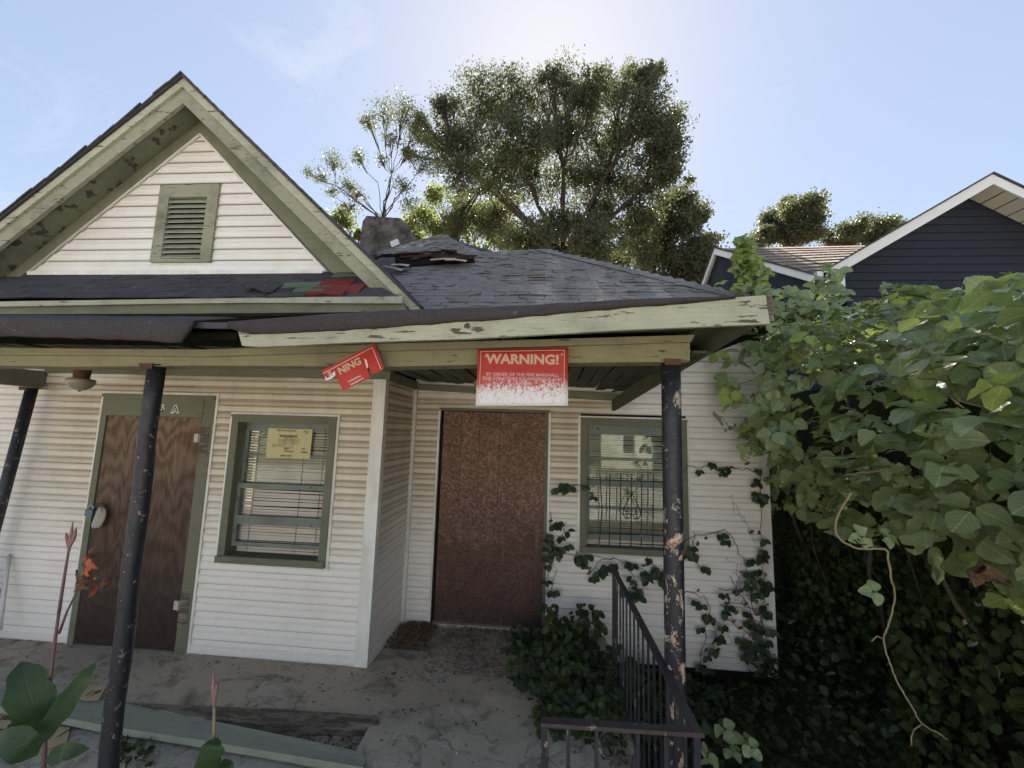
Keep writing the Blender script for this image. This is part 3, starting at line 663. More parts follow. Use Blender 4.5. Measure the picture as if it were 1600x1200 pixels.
# --- gable
YG, YK = 0.0, -.25
apexG = P(315, 215, YG); gl_ = P(48, 430, YG); gr_ = P(507, 418, YG)
gz0 = 3.215
AX = apexG.x; slL = (apexG.z-gl_.z)/(AX-gl_.x); slR = (apexG.z-gr_.z)/(gr_.x-AX)
b = MB(); b.prism([(gl_.x-.6, .004, gl_.z-.5), (gr_.x+.6, .004, gz0-.5), (AX, .004, apexG.z+.25)], (0, .1, 0)); gab = hp('gable_wall', b, MAT['olive'])
V = [P(x, y, YG) for x, y in ((258, 293), (348, 290), (332, 411), (237, 412))]
vx0, vx1 = (V[0].x+V[3].x)/2, (V[1].x+V[2].x)/2; vz0, vz1 = (V[2].z+V[3].z)/2, (V[0].z+V[1].z)/2
def gboard(xa0, xb0, xa1, xb1, z, h):
    pr = [(-.002, .003), (-.016, 0), (-.017, .010), (-.012, .17), (-.0115, .52), (-.016, .55), (-.0165, .60), (-.009, .68), (-.003, 1.0)]
    vs = []; n = len(pr)
    for (y, q) in pr:
        t = q if q <= 1 else 1; q_ = q if q > .02 or q == 0 or q == .003 else q
        zz = q*h if q > .02 else q
        t = zz/h; vs.append((xa0+(xa1-xa0)*t, y, z+zz))
    for (y, q) in pr:
        zz = q*h if q > .02 else q
        t = zz/h; vs.append((xb0+(xb1-xb0)*t, y, z+zz))
    b = MB(); b.add(vs, [(i, i+1, n+i+1, n+i) for i in range(n-1)]); hp('siding_board', b, MAT['gsiding'], gab)
z = gz0
while z < apexG.z-.01:
    h = min(ROW, apexG.z-z); l0, r0_ = AX-(apexG.z-z)/slL, AX+(apexG.z-z)/slR; l1, r1_ = AX-(apexG.z-z-h)/slL, AX+(apexG.z-z-h)/slR
    if z+h*.6 > vz0 and z+h*.3 < vz1: gboard(l0, vx0, l1, vx0, z, h); gboard(vx1, r0_, vx1, r1_, z, h)
    else: gboard(l0, r0_, l1, r1_, z, h)
    z += ROW
# thin white channel along the slopes
for (p, q) in (((gl_.x-.02, gz0), (AX, apexG.z+.02)), ((AX, apexG.z+.02), (gr_.x+.02, gz0))):
    b = MB(); b.bar((p[0], -.013, p[1]), (q[0], -.013, q[1]), .02, .026, (0, 1, 0)); hp('channel_trim', b, MAT['white'], gab)
b = MB(); b.box(gl_.x, gr_.x, -.03, -.001, gz0-.03, gz0+.005); hp('starter_trim', b, MAT['white'], gab)
# louvred vent
vent = hp('gable_vent', MB(), MAT['olive'], house); t = .105
b = MB(); b.box(vx0, vx0+t, -.035, .0, vz0, vz1); b.box(vx1-t, vx1, -.035, .0, vz0, vz1); b.box(vx0+t, vx1-t, -.035, 0, vz1-t*1.2, vz1); b.box(vx0+t, vx1-t, -.035, 0, vz0, vz0+.03); hp('vent_frame', b, MAT['rake'], vent)
b = MB(); b.box(vx0+t, vx1-t, .0, .003, vz0+.03, vz1-t*1.2); hp('vent_backing', b, MAT['void'], vent)
nl = 12; hh = (vz1-t*1.2-vz0-.04)/nl
for i in range(nl):
    zz = vz0+.035+hh*i; b = MB(); b.hexa([(vx0+t, -.03, zz), (vx1-t, -.03, zz+random.uniform(-.004, .004)), (vx1-t, -.03, zz+.012), (vx0+t, -.03, zz+.012)], [(vx0+t, -.001, zz+hh*.75), (vx1-t, -.001, zz+hh*.75), (vx1-t, -.001, zz+hh*.75+.012), (vx0+t, -.001, zz+hh*.75+.012)]); hp('louvre', b, MAT['rake'], vent)
# frieze boards following the slope, on the wall
for (s_, sl) in ((-1, slL), (1, slR)):
    L = 1.95; w = .15; d = Vector((s_, 0, -sl)).normalized(); nn = Vector((s_*sl, 0, 1)).normalized()
    A = Vector((AX, 0, apexG.z+.03))
    k = Vector((0, 0, w*math.sqrt(1+sl*sl)))
    b = MB(); b.hexa([A+Vector((0, -.03, 0)), A+d*L*1.25+Vector((0, -.03, 0)), A+d*L*1.25+k+Vector((0, -.03, 0)), A+k+Vector((0, -.03, 0))], [A+Vector((0, 0, 0)), A+d*L*1.25, A+d*L*1.25+k, A+k]); hp('frieze_board', b, MAT['olive'])
# rakes: outer fascia (two layers), soffit, roof deck
RA = P(288, 119, YK-.05); RR = P(658, 479, YK-.05); RL = P(0, 345, YK-.05); RL = RA+(RL-RA)*1.9
IA = P(296, 150, YK-.05)
def rake(name, A, B, w0, w1, Y0, Y1, mat, side):
    d = (B-A).normalized(); k0 = Vector((0, 0, -w0)); k1 = Vector((0, 0, -w1)); b = MB()
    a = Vector((A.x, Y0, A.z)); c = Vector((B.x, Y0, B.z)); dy = Vector((0, Y1-Y0, 0))
    pts = [a+k0, c+k0, c+k1, a+k1] if side < 0 else [a+k1, c+k1, c+k0, a+k0]
    n = 10; vs = []; 
    b.hexa(pts, [p+dy for p in pts]); return hp(name, b, mat)
for B, sd_ in ((RL, -1), (RR, 1)):
    rake('rake_board', RA, B, .012, .105, YK-.055, YK-.03, MAT['fascia'], sd_)
    rake('rake_board', RA, B, .095, .245, YK-.03, YK-.0, MAT['rake'], sd_)
    d = B-RA; wv = Vector((0, 0, -.16)); b = MB()
    a0 = Vector((RA.x, YK, RA.z-.20)); c0 = Vector((B.x, YK, B.z-.20)); a1 = Vector((AX, -.0, RA.z-.20)); c1 = Vector((B.x, 0, B.z-.20))
    b.hexa([a0, c0, c0+Vector((0, 0, .02)), a0+Vector((0, 0, .02))], [a1, c1, c1+Vector((0, 0, .02)), a1+Vector((0, 0, .02))]); hp('gable_soffit', b, MAT['soffitpeel'])
    b = MB(); p0 = Vector((RA.x, YK-.075, RA.z+.012)); p1 = Vector((B.x, YK-.075, B.z+.012)); q0 = Vector((RA.x, 5.0, RA.z+.012)); q1 = Vector((B.x, 5.0, B.z+.012)); ddn = Vector((0, 0, -.035))
    b.hexa([p0, p1, p1+ddn, p0+ddn], [q0, q1, q1+ddn, q0+ddn]); groof = hp('gable_roof', b, MAT['shingle_dark'])
    # shingle edges along the rake
    n = 26; e = (p1-p0)/n
    me = MB(); ex = e.normalized(); L = e.length*1.12
    for i in range(n):
        A_ = p0+e*i; M = frame(A_+Vector((0, -.012+random.uniform(-.008, .008), .006)), ex, (0, 1, 0))
        hb = MB(); lf = random.uniform(.0, .014); zs = 1 if sd_ < 0 else -1
        hb.hexa([(0, 0, 0), (L, 0, lf*zs*1), (L, 0, (lf+.012)*zs), (0, 0, .012*zs)], [(0, .34, 0), (L, .34, lf*zs), (L, .34, (lf+.012)*zs), (0, .34, .012*zs)])
        hq('shingle', hb.mesh('shingle', MAT['shingle_dark']), groof, M)
# pent roof below the gable and its boards
def shingle_meshes(w, l, mats, k=5, curl=.012, th=.007):
    out = []
    for mt in mats:
        for i in range(k):
            c0, c1, c2 = [random.uniform(0, curl) for _ in range(3)]; b = MB()
            a = [(0, 0, c0), (w*.5, random.uniform(-.006, .006), c1), (w-.006, random.uniform(-.006, .006), c2)]; m_ = [(0, l*.45, .003), (w*.5, l*.45, .003), (w-.006, l*.45, .003)]; t_ = [(0, l, 0), (w*.5, l, 0), (w-.006, l, 0)]
            V_ = a+m_+t_+[(x, y, z-th) for x, y, z in a]
            b.add(V_, [(0, 1, 4, 3), (1, 2, 5, 4), (3, 4, 7, 6), (4, 5, 8, 7), (9, 10, 1, 0), (10, 11, 2, 1), (2, 11, 5), (9, 0, 3)]); out.append(b.mesh('shingle', mt))
    return out
E1 = P(625, 465, -.42); E0 = Vector((-6.2, E1.y, P(0, 468, -.42).z)); T1 = Vector((AX+(RA.z-.2-gz0)/((RA.z-RR.z)/(RR.x-RA.x)), -.03, gz0-.02)); T0 = Vector((-6.2, -.03, gz0-.06))
E1 = Vector((E1.x, E1.y, P(600, 464, -.42).z))
b = MB(); b.add([E0, E1, T1, T0], [(0, 1, 2, 3)]); pent = hp('pent_roof', b, MAT['shingle_dark'])
vdir = (T0-E0); vdir.x = 0; vl = vdir.length; vdir.normalize(); udir = (E1-E0).normalized()
sm = {k: shingle_meshes(.33, .16, [MAT[k]], 5, .010) for k in ('shingle_dark', 'shingle_red', 'shingle_green', 'shingle')}
nc = 5; ex_ = vl/nc
for r_ in range(nc):
    u = (r_ % 2)*.16
    while u < (E1-E0).length-.05:
        o = E0+udir*u+vdir*(ex_*r_-.012)+Vector((0, -.004, .008))
        if o.x > -4.9 and o.x+.30 < AX+.02+(RA.z-.16-o.z)/((RA.z-RR.z)/(RR.x-RA.x)):
            px_ = o.x; k = 'shingle_dark'; f_ = (px_+2.1)
            if px_ > -2.32 and px_ < -1.9: k = 'shingle_green' if random.random() < .75 else 'shingle_dark'
            if px_ >= -1.9: k = 'shingle_red' if r_ < 3 else ('shingle_green' if random.random() < .35 else 'shingle_dark')
            old = k in ('shingle_red', 'shingle_green'); jj = .13 if old else .02; o = o+(Vector((random.uniform(-.05, .05), 0, 0))+vdir*random.uniform(-.03, .03)+Vector((0, 0, random.uniform(0, .008))) if old else Vector())
            M = frame(o, udir, vdir) @ Matrix.Rotation(random.uniform(-jj, jj), 4, 'Z') @ Matrix.Diagonal((random.uniform(.7, 1.05) if old else 1, random.uniform(.85, 1.15) if old else 1, 2.0 if old else 1.2, 1))
            hq('shingle', random.choice(sm[k]), pent, M)
        u += .335
# a torn sheet of felt lifted over the pent shingles
q = P(385, 452, -.35); b = MB(); vs = []; fs = []
for j in range(5):
    for i in range(6):
        x_ = q.x+.26*i/5-.03*j/4; vs.append((x_, q.y-.06+.30*j/4, q.z-.06+.19*j/4+.05*math.sin(i*1.1+j)*(.5 if j else 1)*.4+.03))
for j in range(4):
    for i in range(5): a = j*6+i; fs.append((a, a+1, a+7, a+6))
b.add(vs, fs); hp('torn_felt', b, MAT['roll'], house, True)
strip('eave_board', [(-200, 466), (0, 471), (276, 467), (400, 465), (628, 463)], [(-200, 474), (0, 479), (276, 474), (400, 473), (628, 474)], -.42, -.39, MAT['fascia'])
strip('eave_board', [(-200, 474), (0, 479), (276, 475), (630, 475)], [(-200, 490), (0, 491), (276, 490), (636, 487)], -.385, -.30, MAT['olive'])
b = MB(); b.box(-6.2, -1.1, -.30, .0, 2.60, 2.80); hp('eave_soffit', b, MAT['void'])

# --- main roof: front slope with hip to the right corner, ridge, rear hip, hole, chimney
C0 = Vector((2.30, .30, 2.95)); PK = Vector((-.053, 2.55, 4.60)); LB = Vector((-2.4, .30, 2.93)); PL = P(745, 398, 2.55); PL2 = Vector((-2.6, 2.55, 4.50))
mr = MB(); 
mr.add([LB, C0, PK, PL, PL2, Vector((2.30, 8, 2.95)), Vector((-.05, 6, 4.6))], [(0, 1, 2, 3, 4), (1, 5, 6, 2)])
roof = hp('roof', mr, MAT['shingle_dark'])
strip('eave_board', [(1160, 478), (1252, 490)], [(1160, 490), (1252, 500)], .26, .29, MAT['olive'])
vdir = (PK-Vector((PK.x, .3, C0.z))).normalized(); udir = Vector((1, 0, 0)); slope_len = (PK-Vector((PK.x, .3, C0.z))).length
msh = shingle_meshes(.25, .18, [MAT['shingle']], 14, .018)
EXP = .115; cand = []; nrow = int(slope_len/EXP)
for r_ in range(nrow):
    v = r_*EXP; xr = C0.x+(PK.x-C0.x)*(v/slope_len); u = -2.2+(r_ % 2)*.15+random.uniform(-.02, .02)
    while u < xr-.05:
        w = min(.25, xr-u)/.25; o = Vector((u, C0.y, C0.z))+vdir*v+Vector((0, -.006, .010+.018*max(0, noise.noise(Vector((u*1.2, v*2.5, 2))))))
        o.z -= .05*math.sin(max(0, min(1, (-u)/1.2))*1.2)*(v/slope_len)
        M = frame(o, udir, vdir) @ Matrix.Rotation(random.uniform(-.012, .012), 4, 'Z') @ Matrix.Diagonal((w, random.uniform(.96, 1.1), random.uniform(.5, 1.5), 1))
        cand.append((M, random.choice(msh))); u += .252
def split_parts(cand, limit, parent, name, mat):
    """the pieces nearest the camera as objects, the rest joined in one"""
    cand.sort(key=lambda c: (c[0].translation-CAM).length)
    for M, me in cand[:limit]: hq(name, me, parent, M)
    b = MB()
    for M, me in cand[limit:]: b.add([M @ v.co for v in me.vertices], [tuple(p.vertices) for p in me.polygons])
    if b.v: o = hp(name+'_field', b, mat, parent); o['kind'] = 'stuff'
def PR(x, y, off=0.0):
    """point of the main roof slope seen at (x, y)"""
    d = ray(x, y); n_ = Vector((0, -vdir.z, vdir.y)); t = (C0-CAM).dot(n_)/d.dot(n_); return CAM+d*t+n_*off
def in_hole(p):
    q = p-CAM; w = q.dot(fw); x = 800+FPX*q.dot(rt)/w; y = 600-FPX*q.dot(up)/w; return 628 < x+8 < 741 and y < 413
cand = [c for c in cand if not in_hole(c[0].translation)]
split_parts([c for c in cand if c[0].translation.x > -2.0], 185, roof, 'shingle', MAT['shingle'])
# hip caps
def caps(A, B, n, parent, w=.15, mat='shingle'):
    d = (B-A)/n; ux = d.normalized(); side = ux.cross(Vector((0, 0, 1))).normalized()
    for i in range(n):
        o = A+d*i; b = MB(); L = d.length*1.15; s_ = side*w; dn = Vector((0, 0, -.065)); lift = Vector((0, 0, .022)); e0 = Vector((0, 0, .008))
        a0, a1, a2 = o-s_+dn+lift, o+lift+e0, o+s_+dn+lift; b0, b1, b2 = [p+ux*L-Vector((0, 0, .006)) for p in (a0, a1, a2)]
        th = Vector((0, 0, -.01)); b.add([a0, a1, a2, b0, b1, b2, a0+th, a1+th, a2+th], [(0, 1, 4, 3), (1, 2, 5, 4), (6, 7, 1, 0), (7, 8, 2, 1)]); hp('ridge_cap', b, MAT[mat], parent)
caps(C0, PK, 17, roof); caps(PK+Vector((0, 0, 0)), PL, 7, roof, .10)
# rear hip end behind
PK2 = P(688, 368, 4.4); QL = P(585, 398, 3.0); QR = P(755, 402, 2.75)
b = MB(); b.add([QL+Vector((0, 0, .0)), QR, PK2, P(560, 400, 4.5), P(800, 402, 4.5)], [(0, 1, 2), (0, 2, 3), (1, 4, 2)]); rr = hp('roof', b, MAT['shingle_dark'])
udir2 = (QR-QL).normalized(); vv = PK2-QL; vv = (vv-udir2*vv.dot(udir2)); hl = vv.length; vv.normalize(); ubase = (PK2-QL).dot(udir2); tot = (QR-QL).length; cand = []
r_ = 0
while r_*.14 < hl-.1:
    v = r_*.14; ul = ubase*v/hl; ur = tot+(ubase-tot)*v/hl; u = ul
    while u < ur-.03:
        w = min(.25, ur-u)/.25; cand.append((frame(QL+udir2*u+vv*v+Vector((0, -.01, .015)), udir2, vv) @ Matrix.Diagonal((w, 1, 1, 1)), random.choice(msh))); u += .252
    r_ += 1
split_parts(cand, 0, rr, 'shingle', MAT['shingle'])
caps(QL, PK2, 9, rr, .13); caps(QR, PK2, 10, rr, .13)
lifted = shingle_meshes(.30, .20, [MAT['zinc']], 1, .03)[0]
# burnt hole: a dark void, charred rafters and lifted shingles
b = MB(); pts = [PR(x, y, .03) for x, y in ((622, 412), (617, 406), (632, 402), (655, 403), (680, 401), (700, 397), (712, 398), (735, 403), (742, 410), (700, 412), (660, 416), (630, 417))]
b.hexa([p for p in pts], [p+Vector((0, .05, -.05)) for p in pts]); hp('burnt_hole', b, MAT['void'], rr)
for i, (xa, ya, xb, yb, w_) in enumerate(((625, 409, 700, 405, .03), (640, 413, 690, 401, .03), (690, 398, 714, 399, .03), (676, 411, 741, 409, .06), (618, 404, 700, 399, .02))):
    b = MB(); b.bar(PR(xa, ya, .06), PR(xb, yb, .06), .03, w_); hp('charred_rafter', b, MAT['char'], rr)
for (xa, ya, sx, tilt) in ((674, 418, .30, .5), (600, 428, .22, -.5), (613, 426, .20, .3), (696, 418, .26, .2)):
    M = frame(PR(xa, ya, .07), (1, 0, .25*tilt), (0, .7, .35)) @ Matrix.Diagonal((sx/.3*1.1, 1.1, 2.5, 1)); hq('lifted_shingle', lifted, rr, M)
# chimney
c = [P(x, y, 3.9) for x, y in ((566, 345), (573, 337), (625, 340), (636, 350), (640, 420), (556, 420))]
b = MB(); n_ = 6; b.hexa([Vector((p.x, 3.9+.02*(i % 2), p.z)) for i, p in enumerate(reversed(c))], [Vector((p.x, 4.6, p.z)) for p in reversed(c)])
hp('chimney', b, MAT['stucco'])
b = MB(); b.bar(P(612, 384, 3.85), P(624, 379, 3.85), .1, .12); hp('flashing', b, MAT['pvc'])

# door numbers
def text_obj(s, size, mat, name='lettering', parent=None, off=0.0, ext=.0006, align='CENTER', shear=0):
    cu = bpy.data.curves.new(name, 'FONT'); cu.body = s; cu.size = size; cu.offset = off; cu.extrude = ext; cu.align_x = align; cu.align_y = 'CENTER'; cu.resolution_u = 3; cu.shear = shear
    tmp = bpy.data.objects.new('tmp', cu); col.objects.link(tmp); dg = bpy.context.evaluated_depsgraph_get(); me = bpy.data.meshes.new_from_object(tmp.evaluated_get(dg))
    bpy.data.objects.remove(tmp); me.name = name; me.materials.clear(); me.materials.append(mat); return link(name, me, parent)
m = NT('cream_print', .6); MAT['cream'] = m.color((.62, .42, .30)).m
m = NT('white_print', .6); MAT['wprint'] = m.color((.78, .74, .72)).m
m = NT('ink', .7); MAT['ink'] = m.color((.03, .028, .03)).m
UP = Matrix.Rotation(R(90), 4, 'X')
for ch, xp, yp in (('9', 238, 638), ('6', 253, 639), ('A', 274, 640)):
    q = P(xp, yp, -.038); t_ = text_obj(ch, .085, MAT['wprint'], 'door_number', None, .008, .0015); t_.parent = dr; t_.matrix_basis = Matrix.Translation(-house.location) @ Matrix.Translation(q-dr.location) @ UP
    t_ = text_obj(ch, .085, MAT['ink'], 'door_number', None, -.0005, .002); t_.parent = dr; t_.matrix_basis = Matrix.Translation(-house.location) @ Matrix.Translation(q-dr.location+Vector((0, -.002, 0))) @ UP

# ---------------------------------------------------------------- leaves
def leaf_shape(n=6, width=.42, lobes=0.0, fold=.12, droop=.18, seed=0):
    """leaf along +x from 0 to 1, folded on its midrib; returns verts, faces, uvs"""
    rr_ = random.Random(seed); vs = []; uv = []; fs = []
    for i in range(n+1):
        t = i/n; w = width*math.sin(math.pi*min(1, t**.80))**.56 if 0 < t < 1 else 0
        if lobes: w *= 1+lobes*math.exp(-((t-.42)/.12)**2)-lobes*.5*math.exp(-((t-.68)/.1)**2)
        zc = -droop*t*t+rr_.uniform(-.01, .01)
        wl = w*rr_.uniform(.88, 1.12); wr = w*rr_.uniform(.88, 1.12)
        vs += [(t, wl, zc+fold*w*2+rr_.uniform(-.015, .015)), (t, 0, zc), (t, -wr, zc+fold*w*2+rr_.uniform(-.015, .015))]
        uv += [(t, .5+wl/ (2*width)), (t, .5), (t, .5-wr/(2*width))]
    for i in range(n):
        a = 3*i
        for k in (0, 1): fs.append((a+k+1, a+k, a+3+k, a+4+k))
    return vs, fs, uv
def kudzu_leaf(seed, size=1.0, lob=.20):
    """three broad leaflets on a stalk"""
    b = MB(); rr_ = random.Random(seed)
    for k, (ang, ox, oy, sc_) in enumerate(((0, .32, 0, 1.0), (78, .05, .03, .92), (-78, .05, -.03, .92))):
        v, f, u = leaf_shape(8, .46, lob if rr_.random() < .6 else 0, rr_.uniform(.02, .14), rr_.uniform(.05, .28), seed*7+k)
        a = R(ang+rr_.uniform(-12, 12)); M = Matrix.Translation((ox, oy, 0)) @ Matrix.Rotation(a, 4, 'Z') @ Matrix.Rotation(rr_.uniform(-.25, .25), 4, 'X') @ Matrix.Rotation(rr_.uniform(-.05, .35), 4, 'Y')
        if rr_.random() < .35: f = [q for i, q in enumerate(f) if not (i in (rr_.randrange(len(f)), rr_.randrange(len(f))) and i < len(f)-2)]
        cu_ = rr_.uniform(-.5, .9); v = [(p[0], p[1]*(1-.15*abs(cu_)), p[2]+cu_*p[1]*p[1]+.03*math.sin(p[0]*9+k)) for p in v]
        b.add([M @ Vector(p)*size for p in v], f, u)
    b.tube([(-.7*size, 0, -.2*size), (-.3*size, 0, -.03*size), (.32*size, 0, 0)], .008*size, 3, False, 1); return b
def simple_leaf(seed, n=4, width=.36):
    v, f, u = leaf_shape(n, width, 0, .12, random.Random(seed).uniform(.05, .3), seed); b = MB(); b.add(v, f, u); return b
KL = [kudzu_leaf(i).mesh('leaf', [MAT['kudzu'], MAT['stem']], True) for i in range(18)]
KY = [kudzu_leaf(50+i).mesh('leaf', [MAT['kudzu_young'], MAT['stem']], True) for i in range(4)]
KD = [kudzu_leaf(80+i).mesh('leaf', [MAT['ivy'], MAT['dstem']], True) for i in range(4)]
SL = [simple_leaf(i).mesh('leaf', MAT['ivy'], True) for i in range(6)]
SB = [simple_leaf(20+i).mesh('leaf', MAT['bush'], True) for i in range(6)]
SD = [simple_leaf(40+i, 4, .25).mesh('leaf', MAT['dead'], True) for i in range(4)]

def leaf_frame(p, tip, nrm, size, jit=.35):
    n = (Vector(nrm)+Vector([random.gauss(0, jit) for _ in range(3)])).normalized(); t = Vector(tip)+Vector([random.gauss(0, jit) for _ in range(3)])
    t = (t-n*t.dot(n)).normalized(); y = n.cross(t)
    m = Matrix((t*size, y*size, n*size)).transposed().to_4x4(); m.translation = p; return m
def plant_parts(root, items, limit, name='foliage'):
    """largest looking leaves as parts, the rest as one mass"""
    def score(it):
        M, me = it; q = M.translation-CAM; w = q.dot(fw)
        if w < .3: return 1e3
        x = 800+FPX*q.dot(rt)/w; y = 600-FPX*q.dot(up)/w
        return w/M.to_scale()[0]+(0 if -20 < x < 1640 and -20 < y < 1220 else 500)
    items.sort(key=score); keep = items[:limit]; rest = items[limit:]
    inv = Matrix.Translation(-root.location)
    for M, me in keep: link('leaf', me, root, inv @ M)
    if rest:
        mats = []; V_ = []; F_ = []; U_ = []; MI = []; base = 0; cache = {}
        for M, me in rest:
            if me.name not in cache:
                co = np.empty(len(me.vertices)*3); me.vertices.foreach_get('co', co); co = co.reshape(-1, 3)
                uvv = np.zeros((len(co), 2))
                if me.uv_layers:
                    for p in me.polygons:
                        for li, vi in zip(p.loop_indices, p.vertices): uvv[vi] = me.uv_layers[0].data[li].uv
                idx = []
                for mm in me.materials:
                    if mm not in mats: mats.append(mm)
                    idx.append(mats.index(mm))
                cache[me.name] = (co, uvv, [tuple(p.vertices) for p in me.polygons], [idx[p.material_index] for p in me.polygons])
            co, uvv, fs, mi = cache[me.name]; A = np.array(inv @ M)
            V_.append(co @ A[:3, :3].T+A[:3, 3]); U_.append(uvv); F_ += [tuple(base+i for i in f) for f in fs]; MI += mi; base += len(co)
        b = bpy.data.meshes.new(name); V_ = np.concatenate(V_); U_ = np.concatenate(U_)
        b.from_pydata(V_.tolist(), [], F_)
        for mm in mats: b.materials.append(mm)
        b.polygons.foreach_set('material_index', MI); b.polygons.foreach_set('use_smooth', [True]*len(F_))
        l = b.uv_layers.new(name='UVMap'); idx = np.zeros(len(b.loops), int); b.loops.foreach_get('vertex_index', idx); l.data.foreach_set('uv', U_[idx].ravel())
        link(name, b, root, kind='stuff')
def jitter_path(pts, k=5, amp=.03):
    pts = [Vector(p) for p in pts]; out = []
    for a, b_ in zip(pts, pts[1:]):
        for i in range(k): out.append(a.lerp(b_, i/k)+Vector([random.gauss(0, amp) for _ in range(3)]))
    out.append(pts[-1]); return out

# ---------------------------------------------------------------- kudzu bank on the right
kz = empty('kudzu_vine', (3.0, -.8, -.3), label='huge mound of broad leaved kudzu spilling over the fence line right of the white house', category='vine')
items = []
prof = [(2.45, 1.10), (2.16, 1.32), (1.98, 1.62), (1.93, 2.0), (2.02, 2.35), (2.3, 2.66), (2.75, 2.84), (3.5, 2.95), (4.6, 3.0), (6.2, 3.05)]
cum = [0]
for a, c in zip(prof, prof[1:]): cum.append(cum[-1]+math.dist(a, c))
def kz_point(s, y):
    s *= cum[-1]; i = min(len(prof)-2, max(0, int(np.searchsorted(cum, s))-1)); t = (s-cum[i])/(cum[i+1]-cum[i])
    x = prof[i][0]+(prof[i+1][0]-prof[i][0])*t; z = prof[i][1]+(prof[i+1][1]-prof[i][1])*t
    dx, dz = prof[i+1][0]-prof[i][0], prof[i+1][1]-prof[i][1]; L = math.hypot(dx, dz); n = Vector((-dz/L, 0, dx/L))
    g = max(0, min(1, (y+.5)/1.2)); x -= .22*g*(1 if i < 6 else .4); z += .38*g*(1 if i > 3 else (.35 if i > 1 else .2))
    g2 = max(0, min(1, (-1.0-y)/1.0)); z += .06*g2
    q = noise.noise(Vector((x*.9, y*1.1, z*.9)))*.16+noise.noise(Vector((x*2.6, y*2.6, z*2.6)))*.09
    return Vector((x, y, z))+n*q, n
for k in range(2900):
    s = random.random()**1.2 if k < 2100 else random.uniform(.35, .85); y = random.uniform(-3.2, 3.4)
    p, n = kz_point(s, y)
    lay = random.random()**1.3*.42 if k < 2100 else random.uniform(.15, .75); p -= n*lay
    if p.x < 2.12 and p.y > YR-.12 and p.z < 2.75: continue
    if (p-CAM).length < 1.15: continue
    tip = Vector((-.55, -.35, -.5)) if s < .45 else Vector((-.3, -.3, -.15))
    nn = (n*.45+Vector((-.05, -.22, .85))).normalized()
    young = random.random() < (.26 if s > .3 else .1) and lay < .1
    items.append((leaf_frame(p, tip, nn, (.07+.085*random.random()**.8)*(1 if not young else .75)*(1 if y < .3 else .8), .42), random.choice(KY if young else (SD if random.random() < .012 else KL))))
# leaves hanging over the porch corner and against the siding
for (x, y, Y, n_) in ((1135, 560, .35, 4), (1150, 620, .40, 5), (1170, 660, .42, 5), (1190, 560, .2, 8), (1225, 480, .1, 14), (1240, 520, .0, 12), (1200, 700, .38, 6), (1270, 470, .2, 16), (1300, 450, .3, 16), (1180, 535, .25, 5), (1225, 600, .0, 10), (1205, 640, .1, 8), (1230, 680, -.1, 8)):
    for k in range(n_):
        p = P(x+random.gauss(0, 16), y+random.gauss(0, 16), Y+random.uniform(-.15, .15))
        items.append((leaf_frame(p, (-.7, -.3, -.5), (-.2, -.6, .75), random.uniform(.08, .12), .3), random.choice(KL+KY[:1])))
plant_parts(kz, items, 290)
b = MB()
for k in range(120):
    s = random.uniform(.05, .9); y = random.uniform(-3.0, 2.6); p, n = kz_point(s, y); pts = [p-n*.15]
    dd = Vector((random.uniform(-.4, .3), random.uniform(-.6, .6), random.uniform(-.3, .3)))
    for i in range(6): pts.append(pts[-1]+dd*.09+n*(.035 if i < 3 else -.02)+Vector([random.gauss(0, .012) for _ in range(3)]))
    if min((q-CAM).length for q in pts) > 1.2: b.tube([q-kz.location for q in pts], [.005, .005, .0045, .004, .0035, .003, .002], 5, False)
b.build('tendril', MAT['stem'], kz, True, kind='stuff')
b = MB()
for k in range(7):
    y = -2.8+k*.8; p, _ = kz_point(.25, y); b.tube([q-kz.location for q in jitter_path([(2.9+random.uniform(-.2, .4), y+random.uniform(-.3, .3), -.35), (2.7, y, .6), (2.45, y+random.uniform(-.2, .2), 1.4), (2.6, y, 2.3)], 4, .03)], .014, 6)
b.build('woody_stem', MAT['dstem'], kz, True, kind='stuff')
# long hanging runner in front of the dark hollow
rv = empty('hanging_runner', PZ(1385, 860, 1.35), label='thin pale kudzu runner dangling in front of the dark hollow with two small leaves', category='vine')
YV = -1.35
path = [(1330, 770), (1312, 800), (1306, 833), (1335, 855), (1372, 858), (1386, 862), (1392, 900), (1398, 935), (1388, 975), (1380, 998), (1390, 1035), (1402, 1065), (1425, 1105), (1440, 1130), (1465, 1145), (1482, 1156)]
cp = [P(x, y, YV+.04*math.sin(i*.9)) for i, (x, y) in enumerate(path)]; pts = []
for i in range(len(cp)-1):
    p0, p1, p2, p3 = cp[max(0, i-1)], cp[i], cp[i+1], cp[min(len(cp)-1, i+2)]
    for k in range(6):
        t = k/6; pts.append(.5*((2*p1)+(p2-p0)*t+(2*p0-5*p1+4*p2-p3)*t*t+(3*p1-p0-3*p2+p3)*t**3)+Vector([random.gauss(0, .0012) for _ in range(3)]))
b = MB(); b.tube([p-rv.location for p in pts], [.0048*(1-.45*i/len(pts))*(1.25 if i % 17 == 0 else 1) for i in range(len(pts))], 7); b.build('runner', MAT['stem'], rv, True)
b = MB(); b.tube([P(x, y, YV)-rv.location for x, y in ((1440, 1132), (1428, 1140), (1424, 1152), (1424, 1165))], .003, 5); b.tube([P(x, y, YV)-rv.location for x, y in ((1380, 998), (1370, 994), (1362, 1002))], .003, 5); b.build('side_shoot', MAT['stem'], rv, True)
